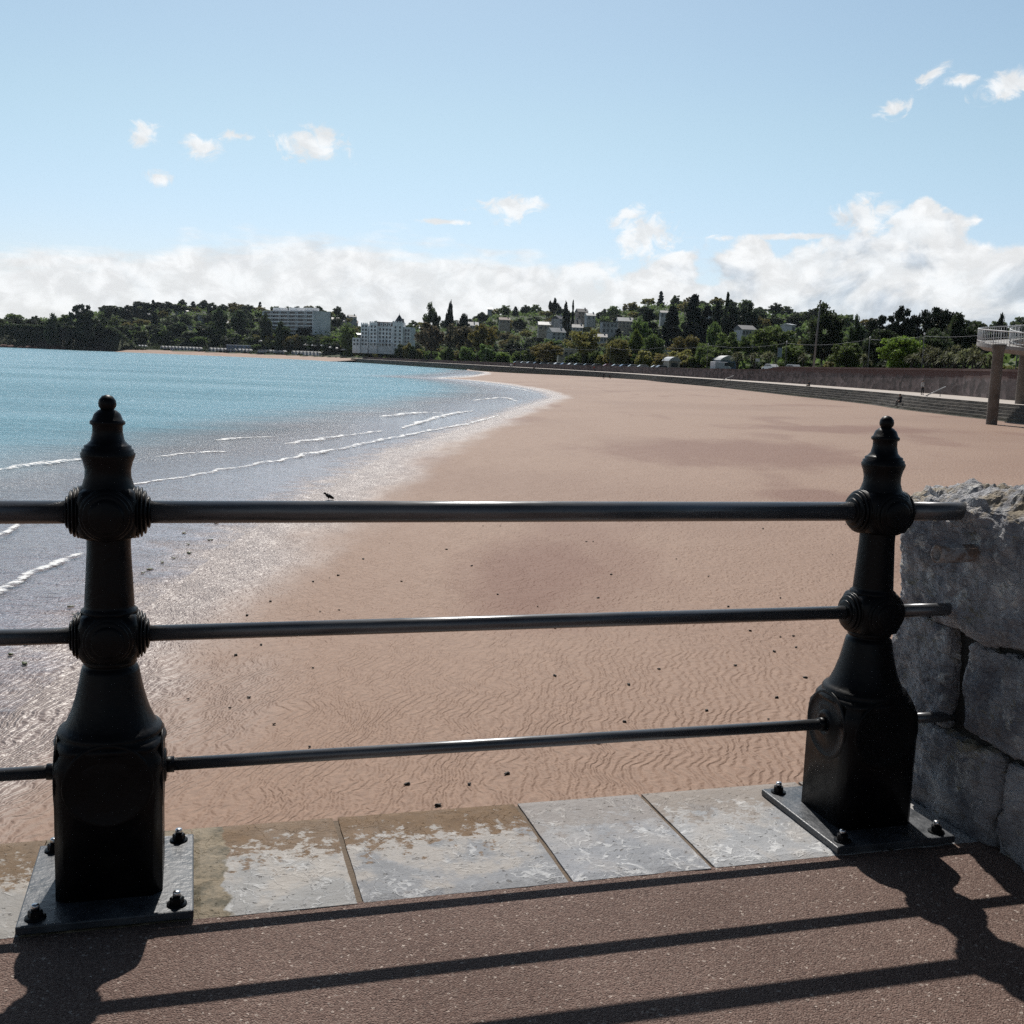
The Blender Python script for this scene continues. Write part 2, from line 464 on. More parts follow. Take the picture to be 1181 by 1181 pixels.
MAT['redcloth'] = simple('red_cloth', (0.25, 0.04, 0.035), 0.9)
MAT['palecloth'] = simple('pale_cloth', (0.45, 0.45, 0.46), 0.9)
MAT['skin'] = simple('skin', (0.40, 0.25, 0.18), 0.6)
MAT['hair'] = simple('hair', (0.03, 0.02, 0.015), 0.7)
MAT['tyre'] = simple('tyre_rubber', (0.02, 0.02, 0.02), 0.8)
MAT['pole'] = simple('grey_pole_paint', (0.14, 0.14, 0.145), 0.5)
MAT['banner'] = simple('blue_banner_cloth', (0.22, 0.30, 0.36), 0.8)
MAT['weed'] = simple('dark_weed', (0.018, 0.014, 0.010), 0.7)
MAT['weedgreen'] = simple('green_weed', (0.06, 0.075, 0.012), 0.6)
MAT['bluepaint'] = simple('blue_kiosk_paint', (0.13, 0.19, 0.30), 0.6)
MAT['redroof'] = simple('red_sandstone', (0.12, 0.05, 0.04), 0.9, scale=0.3)
g = G('car_paint')
oi = g.n('ShaderNodeObjectInfo').outputs['Color']
g.p(color=oi, rough=0.25, coat=0.6)
MAT['car'] = g.m


def leafmat(name, a, b, hue=0.04, trans=0.5):
    g = G(name)
    oi = g.n('ShaderNodeObjectInfo').outputs['Random']
    o = g.obj()
    f = g.math('ADD', g.math('MULTIPLY', g.noise(o, 6.0, 4, 0.6), 0.7), g.math('MULTIPLY', oi, 0.3))
    c = g.mix(g.ramp(f, 0.3, 0.75, smooth=False), a, b)
    hs = g.n('ShaderNodeHueSaturation', {'Hue': g.math('ADD', 0.5 - hue / 2, g.math('MULTIPLY', oi, hue)), 'Saturation': 0.95, 'Value': g.math('ADD', 0.75, g.math('MULTIPLY', g.math('FRACT', g.math('MULTIPLY', oi, 7.3)), 0.5)), 'Color': c})
    g.p(color=hs.outputs[0], rough=0.6, spec=0.25)
    t = g.n('ShaderNodeBsdfTranslucent', {'Color': hs.outputs[0]})
    mx = g.n('ShaderNodeMixShader', {0: trans, 1: g.b.outputs[0], 2: t.outputs[0]})
    g.t.links.new(mx.outputs[0], g.out.inputs['Surface'])
    return g.m


LEAF = dict(
    dark=leafmat('dark_leaves', (0.030, 0.044, 0.021), (0.070, 0.098, 0.038)),
    mid=leafmat('green_leaves', (0.070, 0.108, 0.028), (0.155, 0.215, 0.056)),
    olive=leafmat('olive_leaves', (0.135, 0.125, 0.036), (0.260, 0.230, 0.070)),
    bright=leafmat('bright_leaves', (0.110, 0.180, 0.022), (0.230, 0.330, 0.046)),
    pine=leafmat('pine_needles', (0.018, 0.028, 0.019), (0.040, 0.056, 0.030), 0.02, 0.25),
    brown=leafmat('budding_twigs', (0.095, 0.080, 0.052), (0.160, 0.135, 0.080)),
    palm=leafmat('palm_leaves', (0.075, 0.085, 0.035), (0.190, 0.190, 0.090)),
)

# ------------------------------------------------------------------ light and sky
SUN_EL, SUN_AZ = math.radians(49.8), math.radians(-7.6)      # azimuth from +Y towards +X
sd = Vector((math.sin(SUN_AZ) * math.cos(SUN_EL), math.cos(SUN_AZ) * math.cos(SUN_EL), math.sin(SUN_EL)))
sl = bpy.data.lights.new('sun', 'SUN')
sl.energy, sl.angle, sl.color = 4.8, math.radians(0.53), (1.0, 0.955, 0.89)
so = bpy.data.objects.new('sun', sl)
COL.objects.link(so)
so.rotation_euler = (-sd).to_track_quat('-Z', 'Y').to_euler()
so.location = sd * 50

world = bpy.data.worlds.new('World')
scene.world = world
world.use_nodes = True


class W(G):
    def __init__(s, tree): s.t = tree


wt = W(world.node_tree)
bg = world.node_tree.nodes['Background']
sky = wt.n('ShaderNodeTexSky', sky_type='NISHITA', sun_disc=False, sun_elevation=SUN_EL, sun_rotation=SUN_AZ, air_density=1.0, dust_density=0.6, ozone_density=1.5)
dirv = wt.n('ShaderNodeTexCoord').outputs['Generated']
dx = wt.n('ShaderNodeSeparateXYZ', {0: dirv})
az = wt.math('ARCTAN2', dx.outputs[0], dx.outputs[1])
hyp = wt.math('SQRT', wt.math('ADD', wt.math('POWER', dx.outputs[0], 2.0), wt.math('POWER', dx.outputs[1], 2.0)))
el = wt.math('ARCTAN2', dx.outputs[2], hyp)
av = wt.n('ShaderNodeCombineXYZ', {0: az, 1: wt.math('MULTIPLY', el, 1.35), 2: 0.0}).outputs[0]


def ang(px, py):
    d = ray(px, py)
    return math.atan2(d[0], d[1]), math.atan2(d[2], math.hypot(d[0], d[1]))


fc = wt.n('ShaderNodeFloatCurve')
edge_pts = [(-150, 288), (0, 284), (60, 284), (140, 276), (330, 258), (430, 262), (560, 283), (640, 296), (720, 300), (800, 298), (860, 290), (930, 278), (985, 262), (1030, 240), (1055, 232), (1090, 250), (1130, 262), (1181, 278), (1300, 290)]
cv = fc.mapping.curves[0]
pts = [((ang(*p)[0] + 0.8) / 1.6, ang(*p)[1] / 0.4) for p in edge_pts]
cv.points[0].location = (0, 0.22); cv.points[1].location = (1, 0.2)
for x_, y_ in pts: cv.points.new(x_, y_)
fc.mapping.update()
wt.set(fc.inputs['Value'], wt.math('DIVIDE', wt.math('ADD', az, 0.8), 1.6))
edge = wt.math('MULTIPLY', fc.outputs[0], 0.4)
n1 = wt.noise(av, 17, 7, 0.58, 0.35)
n2 = wt.noise(wt.scale(av, (0.45, 1.5, 1)), 24, 6, 0.6)
n3 = wt.noise(av, 42, 6, 0.62, 0.5)
rightside = wt.ramp(az, -0.05, 0.12)
nn = wt.n('ShaderNodeMix', {0: rightside, 2: n2, 3: n1}, data_type='FLOAT').outputs[0]
wv_ = wt.n('ShaderNodeVectorMath', {0: wt.n('ShaderNodeTexNoise', {'Vector': av, 'Scale': 30.0, 'Detail': 4.0}).outputs['Color'], 'Scale': 0.035}, operation='SCALE').outputs[0]
avw = wt.n('ShaderNodeVectorMath', {0: av, 1: wv_}, operation='ADD').outputs[0]
vb1 = wt.n('ShaderNodeTexVoronoi', {'Vector': avw, 'Scale': 17.0}, feature='SMOOTH_F1').outputs['Distance']
vb2 = wt.n('ShaderNodeTexVoronoi', {'Vector': avw, 'Scale': 44.0}, feature='SMOOTH_F1').outputs['Distance']
bill = wt.math('ADD', wt.math('MULTIPLY', wt.math('SUBTRACT', 0.42, vb1), 0.060), wt.math('MULTIPLY', wt.math('SUBTRACT', 0.42, vb2), 0.028))
bill = wt.math('MULTIPLY', bill, wt.math('ADD', 0.15, wt.math('MULTIPLY', rightside, 0.85)))
dens = wt.math('ADD', wt.math('SUBTRACT', edge, el), wt.math('ADD', bill, wt.math('MULTIPLY', wt.math('SUBTRACT', nn, 0.5), 0.085)))
thin = wt.ramp(n1, 0.35, 0.6, 0.88, 1.0)
band = wt.math('MULTIPLY', wt.ramp(dens, 0.0, wt.math('SUBTRACT', 0.026, wt.math('MULTIPLY', rightside, 0.014))), thin)
puffs = [(742, 272, 34, 26, 0), (728, 247, 14, 7, 0), (592, 238, 34, 15, 0), (357, 167, 40, 16, 0), (166, 154, 17, 12, 0), (229, 171, 18, 12, 0), (273, 157, 16, 6, 0), (185, 204, 12, 8, 0),
         (1074, 87, 19, 7, 0.6), (1108, 90, 14, 8, 0), (1166, 99, 28, 12, 0.25), (1029, 128, 16, 8, 0.3), (905, 273, 80, 3.5, 0.03), (515, 256, 34, 3, 0), (1000, 250, 30, 20, 0)]
pd = None
for px_, py_, rx_, ry_, tl in puffs:
    a0, e0 = ang(px_, py_)
    da = wt.math('SUBTRACT', az, a0); de = wt.math('SUBTRACT', el, e0)
    if tl:
        ca, sa = math.cos(tl), math.sin(tl)
        da, de = (wt.math('ADD', wt.math('MULTIPLY', da, ca), wt.math('MULTIPLY', de, sa)),
                  wt.math('SUBTRACT', wt.math('MULTIPLY', de, ca), wt.math('MULTIPLY', da, sa)))
    d_ = wt.math('ADD', wt.math('POWER', wt.math('DIVIDE', da, rx_ / FOC), 2.0), wt.math('POWER', wt.math('DIVIDE', de, ry_ / FOC), 2.0))
    pd = d_ if pd is None else wt.math('MINIMUM', pd, d_)
pn = wt.noise(av, 48, 7, 0.66, 0.8)
pden = wt.ramp(wt.math('ADD', wt.math('SQRT', pd), wt.math('MULTIPLY', wt.math('SUBTRACT', pn, 0.5), 3.6)), 0.25, 1.25, 0.92, 0.0)
cl = wt.math('MAXIMUM', band, pden)
# body of the clouds: lit tops, grey-blue hollows
hol = wt.ramp(wt.math('ADD', wt.noise(wt.scale(av, (1, 1, 1)), 13, 7, 0.55, 0.6), wt.math('MULTIPLY', wt.math('SUBTRACT', edge, el), wt.math('MULTIPLY', rightside, 1.6))), 0.52, 0.72)
hol = wt.math('MULTIPLY', hol, wt.math('ADD', 0.25, wt.math('MULTIPLY', rightside, 0.55)))
bil = wt.ramp(wt.math('SUBTRACT', n3, wt.math('MULTIPLY', wt.math('SUBTRACT', vb2, 0.4), 0.45)), 0.32, 0.68, 0.86, 1.06)
ccol = wt.mix(hol, (0.93, 0.945, 0.955), (0.46, 0.54, 0.63))
ccol = wt.n('ShaderNodeVectorMath', {0: ccol, 'Scale': bil}, operation='SCALE').outputs[0]
SKY_K = 0.095
skyc = wt.n('ShaderNodeVectorMath', {0: sky.outputs[0], 'Scale': SKY_K}, operation='SCALE').outputs[0]
tint = wt.n('ShaderNodeVectorMath', {0: skyc, 1: wt.mix(wt.ramp(el, 0.02, 0.22), (0.97, 1.00, 1.20), (1.15, 1.18, 1.065))}, operation='MULTIPLY').outputs[0]
deepen = wt.math('MULTIPLY', wt.ramp(el, 0.36, 0.95, 1.0, 0.34), wt.ramp(dx.outputs[1], -0.25, 0.45, 0.42, 1.0))  # added dimming of the unseen sky overhead and behind camera, darkens the shadows
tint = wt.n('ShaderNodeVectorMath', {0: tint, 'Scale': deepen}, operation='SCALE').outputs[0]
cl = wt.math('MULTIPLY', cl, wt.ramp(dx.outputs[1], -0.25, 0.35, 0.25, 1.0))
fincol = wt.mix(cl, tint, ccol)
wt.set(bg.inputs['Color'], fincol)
bg.inputs['Strength'].default_value = 1.0

vs = scene.view_settings
vs.view_transform, vs.look, vs.gamma, vs.exposure, vs.use_curve_mapping = 'Standard', 'None', 1.0, 0.0, False

# ------------------------------------------------------------------ plan: waterline and promenade
WL = [onz(*p, -3.0).to_2d() for p in [(0, 835), (100, 752), (180, 693), (300, 605), (375, 566), (440, 529), (500, 506), (560, 485), (606, 469), (630, 461), (637, 457), (628, 452), (600, 446), (560, 440.5), (525, 437.3)]]
# spit end, then the water meets the sea wall
WL = [Vector((-7.5, -30)), Vector((-6.4, 5))] + WL + [Vector((-19, 262)), Vector((-14, 300)), Vector((-12, 420)), Vector((-20, 480))]


def dense(pts, step):
    """Catmull-Rom through 2D points"""
    out = []
    for i in range(len(pts) - 1):
        p0, p1, p2, p3 = pts[max(i - 1, 0)], pts[i], pts[i + 1], pts[min(i + 2, len(pts) - 1)]
        n = max(2, int((p2 - p1).length / step))
        for k in range(n):
            t = k / n
            out.append(0.5 * ((2 * p1) + (p2 - p0) * t + (2 * p0 - 5 * p1 + 4 * p2 - p3) * t * t + (3 * p1 - p0 - 3 * p2 + p3) * t ** 3))
    out.append(pts[-1])
    return out


PROMP = [Vector((40, 30)), Vector((43, 66))] + [Vector(gp(*p)) for p in [(1138, 102), (1067, 118), (1000, 143), (850, 212), (772, 258), (690, 335), (593, 430), (540, 505), (481, 610), (410, 770), (380, 850), (300, 905), (200, 950), (120, 965), (0, 985), (-200, 1010), (-500, 1100)]]
PROM = dense(PROMP, 6.0)
SHORE = dense(WL, 1.5)


def sdist(XY, poly, chunk=40000):
    """signed distance to a 2D polyline; positive on the right of the walking direction"""
    A = np.array([tuple(p) for p in poly[:-1]]); B = np.array([tuple(p) for p in poly[1:]])
    d = B - A; L2 = (d ** 2).sum(1) + 1e-9
    out = np.empty(len(XY))
    for s in range(0, len(XY), chunk):
        Q = XY[s:s + chunk]
        rel = Q[:, None, :] - A[None]
        t = np.clip((rel * d).sum(2) / L2, 0, 1)
        v = rel - t[..., None] * d
        D2 = (v ** 2).sum(2)
        j = D2.argmin(1); ii = np.arange(len(Q))
        cr = d[j, 0] * v[ii, j, 1] - d[j, 1] * v[ii, j, 0]
        out[s:s + chunk] = np.sqrt(D2[ii, j]) * np.where(cr < 0, 1, -1)
    return out


def sand_z(X, Y):
    XY = np.stack([X, Y], 1)
    s = sdist(XY, SHORE)
    s = np.where((Y > 520) & (X < -5), -60.0, s)
    ds = np.clip(s, 0, 60)
    z = np.where(s > 0, -3 + 0.027 * ds, -3 + np.where(s > -8, 0.022 * s, -0.176 + 0.055 * (s + 8)))
    return np.clip(z, -8, 0)


def smooth(a, b, x):
    t = np.clip((x - a) / (b - a), 0, 1)
    return t * t * (3 - 2 * t)


HPX = [-600, -100, 0, 60, 130, 200, 400, 500, 580, 680, 740, 820, 900, 1000, 1181, 1500]
HZ = [6, 8, 10, 14, 28, 34, 30, 34, 56, 48, 62, 58, 46, 30, 28, 28]


def land_z(X, Y):
    X = np.atleast_1d(np.asarray(X, float)); Y = np.atleast_1d(np.asarray(Y, float))
    s = -sdist(np.stack([X, Y], 1), PROM) * -1.0
    px = HALF + FOC * X / np.maximum(Y, 1)
    road = np.interp(px, [380, 600, 760, 850, 1000], [0.3, 0.3, 0.7, 1.5, 1.6])
    z = np.where(s < 10.5, -4.2, road)
    z = z + np.interp(px, HPX, HZ) * smooth(45, 430, s) + 0.01 * np.clip(s - 520, 0, 900)
    far = (1 - smooth(385, 405, px))
    bank = far * smooth(135, 160, px) * 16 * smooth(22, 62, s)
    cliff = (1 - smooth(125, 158, px)) * (12.5 * smooth(3.0, 12.0, s) + 3.5 * smooth(1.5, 4.0, s))
    return z + bank + cliff


def grid_mesh(name, xs, ys, zf, mat, keep=None, attr=None):
    X, Y = np.meshgrid(xs, ys)
    xf, yf = X.ravel(), Y.ravel()
    Z = zf(xf, yf)
    nx, ny = len(xs), len(ys)
    idx = np.arange(nx * ny).reshape(ny, nx)
    F = np.stack([idx[:-1, :-1], idx[:-1, 1:], idx[1:, 1:], idx[1:, :-1]], -1).reshape(-1, 4)
    if keep is not None:
        F = F[keep(xf, yf, Z)[F].any(1)]
    used = np.unique(F)
    mp = np.full(nx * ny, -1); mp[used] = np.arange(len(used))
    F = mp[F]
    V = np.stack([xf, yf, Z], 1)[used]
    me = bpy.data.meshes.new(name)
    me.vertices.add(len(V)); me.vertices.foreach_set('co', V.ravel())
    me.loops.add(F.size); me.loops.foreach_set('vertex_index', F.ravel().astype(np.int32))
    me.polygons.add(len(F)); me.polygons.foreach_set('loop_start', np.arange(0, F.size, 4, dtype=np.int32))
    me.polygons.foreach_set('use_smooth', np.ones(len(F), bool))
    me.update(calc_edges=True)
    me.materials.append(mat)
    if attr:
        a = me.attributes.new(attr[0], 'FLOAT', 'POINT')
        a.data.foreach_set('value', attr[1](xf, yf, Z)[used].astype(np.float32))
    o = bpy.data.objects.new(name, me)
    COL.objects.link(o)
    return o


def graded(a, b, s0, g):
    out = [a]; s = s0
    while out[-1] < b:
        out.append(out[-1] + s); s *= g
    return np.array(out)


xs_r = graded(0, 70, 0.5, 1.006)
xs = np.concatenate([-graded(70, 3200, 1.5, 1.12)[::-1], -xs_r[1:-1][::-1], xs_r[:-1], graded(xs_r[-1], 110, 2, 1.1)])
xs = np.unique(np.round(xs, 3))
ys = graded(2.0, 1150, 0.25, 1.013)
# sand, sea
tag(grid_mesh('sand', xs, ys, sand_z, MAT['sand']), kind='structure')
SEAZ = -3.0


def sea_depth(X, Y, Z): return SEAZ - sand_z(X, Y)


tag(grid_mesh('sea', xs, ys, lambda X, Y: np.full(len(X), SEAZ), MAT['sea'], keep=lambda X, Y, Z: sand_z(X, Y) < -2.97, attr=('depth', sea_depth)), kind='structure')

# breaking wavelets: low ridges of foam running along the beach


def foam_line(pix, width, height, seed):
    rnd = random.Random(seed)
    pts = dense([onz(*p, SEAZ).to_2d() for p in pix], 0.35)
    vs, fs, ev = [], [], []
    prof = [(-0.5, 0, 1.0), (-0.22, 0.7, 0.35), (0.0, 1.0, 0.0), (0.25, 0.5, 0.3), (0.5, 0, 1.0)]
    n = len(pts)
    for i, p in enumerate(pts):
        d = (pts[min(i + 1, n - 1)] - pts[max(i - 1, 0)]).normalized()
        nrm = Vector((d.y, -d.x))
        k = 0.5 + 0.9 * mnoise.noise(Vector((p.x * 0.35 + seed, p.y * 0.35, 0))) + 0.5 * mnoise.noise(Vector((p.x * 1.4 + seed, p.y * 1.4, 3)))
        k = max(0.30, k) * min(1, 0.15 + 4 * min(i, n - 1 - i) / n)
        off = 0.35 * mnoise.noise(Vector((p.x * 0.9, p.y * 0.9, seed)))
        for a, h, e in prof:
            q = p + nrm * (a * width * 0.42 * (0.5 + k) + off)
            vs.append((q.x, q.y, SEAZ + 0.012 + h * height * 0.7 * k)); ev.append(e)
    for i in range(n - 1):
        for j in range(4):
            b = i * 5 + j
            fs.append((b, b + 1, b + 6, b + 5))
    mb = MB().add(vs, fs, 0, True)
    o = mb.build('wave_foam', MAT['foam'])
    a = o.data.attributes.new('edge', 'FLOAT', 'POINT')
    a.data.foreach_set('value', np.array(ev, np.float32))
    return tag(o, 'white foam of small waves breaking along the shore', 'foam', kind='stuff')


FOAM = [
    ([(-60, 712), (0, 677), (30, 664), (62, 648), (95, 637), (140, 630)], 1.1, 0.10),
    ([(-60, 640), (0, 616), (40, 600), (90, 592), (150, 590)], 0.7, 0.06),
    ([(150, 559), (190, 553), (240, 545), (300, 535), (375, 521), (440, 508), (500, 496), (540, 489), (580, 478)], 1.5, 0.14),
    ([(-60, 552), (0, 542), (50, 536), (97, 531), (130, 530)], 2.0, 0.22),
    ([(330, 512), (375, 506), (420, 500), (440, 497)], 1.8, 0.14),
    ([(440, 481), (470, 478), (492, 476), (510, 477)], 3.0, 0.28),
    ([(462, 494), (490, 486), (520, 478), (545, 474)], 2.2, 0.2),
    ([(545, 462), (565, 460), (582, 459), (596, 463)], 2.6, 0.24),
    ([(520, 439), (545, 441.5), (570, 444), (600, 449), (618, 453)], 2.0, 0.12),
    ([(500, 436.5), (525, 434.5), (550, 433), (572, 431.5)], 3.5, 0.2),
    ([(180, 527), (220, 523), (262, 521)], 1.6, 0.1),
    ([(250, 508), (290, 505), (320, 504)], 1.8, 0.12),
]
for i, (p_, w_, h_) in enumerate(FOAM):
    foam_line(p_, w_, h_, i + 1)

# ------------------------------------------------------------------ far land
lx = graded(0, 900, 4.5, 1.012)
lxs = np.concatenate([-lx[1:][::-1], lx])
lys = graded(20, 2300, 4, 1.008)


def land_keep(X, Y, Z): return sdist(np.stack([X, Y], 1), PROM) > 1.0


tag(grid_mesh('hillside', lxs, lys, lambda X, Y: land_z(X, Y), MAT['ground'], keep=land_keep), kind='structure')


def inland(i):
    d = (PROM[min(i + 1, len(PROM) - 1)] - PROM[max(i - 1, 0)]).normalized()
    return Vector((d.y, -d.x))


def strip(name, prof, mat, i0, i1, kind='structure'):
    """sweep a cross-section (offset inland, z or z-function) along the promenade curve"""
    vs, fs = [], []
    n = len(prof)
    for i in range(i0, i1):
        nr = inland(i)
        for o_, zf in prof:
            q = PROM[i] + nr * o_
            vs.append((q.x, q.y, zf(i) if callable(zf) else zf))
    for k in range(i1 - i0 - 1):
        for j in range(n - 1):
            b = k * n + j
            fs.append((b, b + 1, b + n + 1, b + n))
    o = MB().add(vs, fs).build(name, mat)
    if kind: tag(o, kind=kind)
    return o


NP = len(PROM)
PPX = [HALF + FOC * p.x / p.y for p in PROM]
iA = 0
iFar = next(i for i in range(NP) if PPX[i] < 398)
iBeach = next(i for i in range(NP) if PPX[i] < 150)
PZ = -0.5
foot = [float(sand_z(np.array([p.x - inland(i).x * 2.2]), np.array([p.y - inland(i).y * 2.2]))[0]) - 0.25 for i, p in enumerate(PROM)]


def stepprof():
    prof = []
    N = 6
    for k in range(N):
        f0, f1 = k / N, (k + 1) / N
        o_ = -2.4 + 2.4 * k / (N - 1)
        prof.append((o_, lambda i, f=f0: foot[i] + (PZ - foot[i]) * f))
        prof.append((o_, lambda i, f=f1: foot[i] + (PZ - foot[i]) * f))
        if k < N - 1:
            prof.append((o_ + 2.4 / (N - 1), lambda i, f=f1: foot[i] + (PZ - foot[i]) * f))
    # drop duplicate vertices at the riser feet
    out = []
    for p in prof:
        if not out or abs(out[-1][0] - p[0]) > 1e-6 or out[-1][1](0) != p[1](0): out.append(p)
    return out


st = strip('beach_steps', stepprof(), MAT['steps'], iA, iFar, None)
tag(st, 'dark stone steps and sloping sea wall rising from the sand to the promenade', 'steps')
strip('promenade', [(0.0, PZ + 0.004), (8.5, PZ + 0.004), (8.55, PZ - 0.3)], MAT['prom'], iA, iFar)


def walltop(i): return float(np.interp(PPX[i], [380, 480, 560, 700, 826, 836, 1000, 1200], [0.9, 1.0, 1.1, 1.5, 1.9, 2.6, 2.75, 2.65]))


rw = strip('retaining_wall', [(8.5, PZ - 0.1), (8.5, lambda i: walltop(i) - 0.25), (8.4, lambda i: walltop(i) - 0.25), (8.4, lambda i: walltop(i)), (9.1, lambda i: walltop(i)), (9.1, -0.2)], MAT['rubble'], iA, iFar, None)
tag(rw, 'long red and grey rubble stone retaining wall along the back of the promenade', 'wall')


def roadz(i): return float(np.interp(PPX[i], [380, 600, 760, 850, 1000], [0.3, 0.3, 0.7, 1.5, 1.6])) + 0.05


strip('seafront_road', [(9.1, roadz), (19.5, roadz)], MAT['asphalt'], iA, iFar)
# far beach in front of the huts and the rocky foot of the headland
strip('far_beach', [(-30, -3.6), (-14, -2.7), (2, -1.2), (20, 0.0), (24, 0.4)], MAT['sand'], iFar - 4, iBeach + 2)


def D_for_s(px, s):
    Ds = np.linspace(60, 1900, 900)
    p = [gp(px, 1.0)]
    XY = np.stack([p[0][0] * Ds, Ds], 1)
    v = sdist(XY, PROM)
    k = np.where(v >= s)[0]
    return float(Ds[k[0]]) if len(k) else 1900.0


def ground(px, D):
    x, y = gp(px, D)
    return Vector((x, y, float(land_z(x, y)[0])))


# rocks at the foot of the headland


def rock_mesh(name, size, seed, mat, sub=3, amp=0.25, freq=1.2):
    bm = bmesh.new()
    bmesh.ops.create_icosphere(bm, subdivisions=sub, radius=1.0)
    for v in bm.verts:
        n = mnoise.fractal(v.co * freq + Vector((seed * 7.1, seed * 3.3, 0)), 0.6, 2.0, 4)
        v.co *= 1 + amp * n
        v.co = Vector((v.co.x * size[0], v.co.y * size[1], v.co.z * size[2]))
    me = bpy.data.meshes.new(name); bm.to_mesh(me); bm.free()
    for p in me.polygons: p.use_smooth = True
    me.materials.append(mat)
    return me


rk = [rock_mesh('shore_rock', (4.5, 3, 1.6), k, MAT['redroof'], 3, 0.5) for k in range(3)]
for k, (px_, sc) in enumerate([(6, 1.2), (14, 1.0), (24, 0.8), (33, 1.1), (42, 0.9), (61, 1.0), (68, 1.3), (74, 0.8)]):
    o = bpy.data.objects.new('shore_rock', rk[k % 3]); COL.objects.link(o)
    x, y = gp(px_, 985 - 8); o.location = (x, y, -2.6); o.scale = (sc, sc, sc); o.rotation_euler = (0, 0, k * 1.3)
    tag(o, 'reddish rock at the waterline under the dark headland cliff', 'rock', 'rocks under the headland')

# ------------------------------------------------------------------ trees


def leaf_quads(rng, centers, radii, n_each, size, flat=1.0):
    V = []
    for c, r, n in zip(centers, radii, n_each):
        d = rng.normal(size=(n, 3)); d /= np.linalg.norm(d, axis=1)[:, None]
        rad = r * rng.uniform(0.15, 1.4, n)
        P = np.asarray(c) + d * rad[:, None] * np.array([1, 1, flat])
        a = rng.normal(size=(n, 3)); a /= np.linalg.norm(a, axis=1)[:, None]
        nn = d * 0.6 + rng.normal(size=(n, 3)) * 0.6
        b = np.cross(a, nn); b /= np.linalg.norm(b, axis=1)[:, None] + 1e-9
        a = np.cross(b, nn); a /= np.linalg.norm(a, axis=1)[:, None] + 1e-9
        s = size * rng.uniform(0.5, 1.2, n)[:, None]
        V.append(np.stack([P - a * s - b * s * .6, P + a * s * .7 - b * s, P + a * s + b * s * .6, P - a * s * .5 + b * s], 1))
    return np.concatenate(V).reshape(-1, 3)


def quads_mesh(name, V, mat):
    n = len(V) // 4
    me = bpy.data.meshes.new(name)
    me.vertices.add(len(V)); me.vertices.foreach_set('co', V.ravel())
    me.loops.add(n * 4); me.loops.foreach_set('vertex_index', np.arange(n * 4, dtype=np.int32))
    me.polygons.add(n); me.polygons.foreach_set('loop_start', np.arange(0, n * 4, 4, dtype=np.int32))
    me.update(calc_edges=True)
    me.materials.append(mat)
    return me


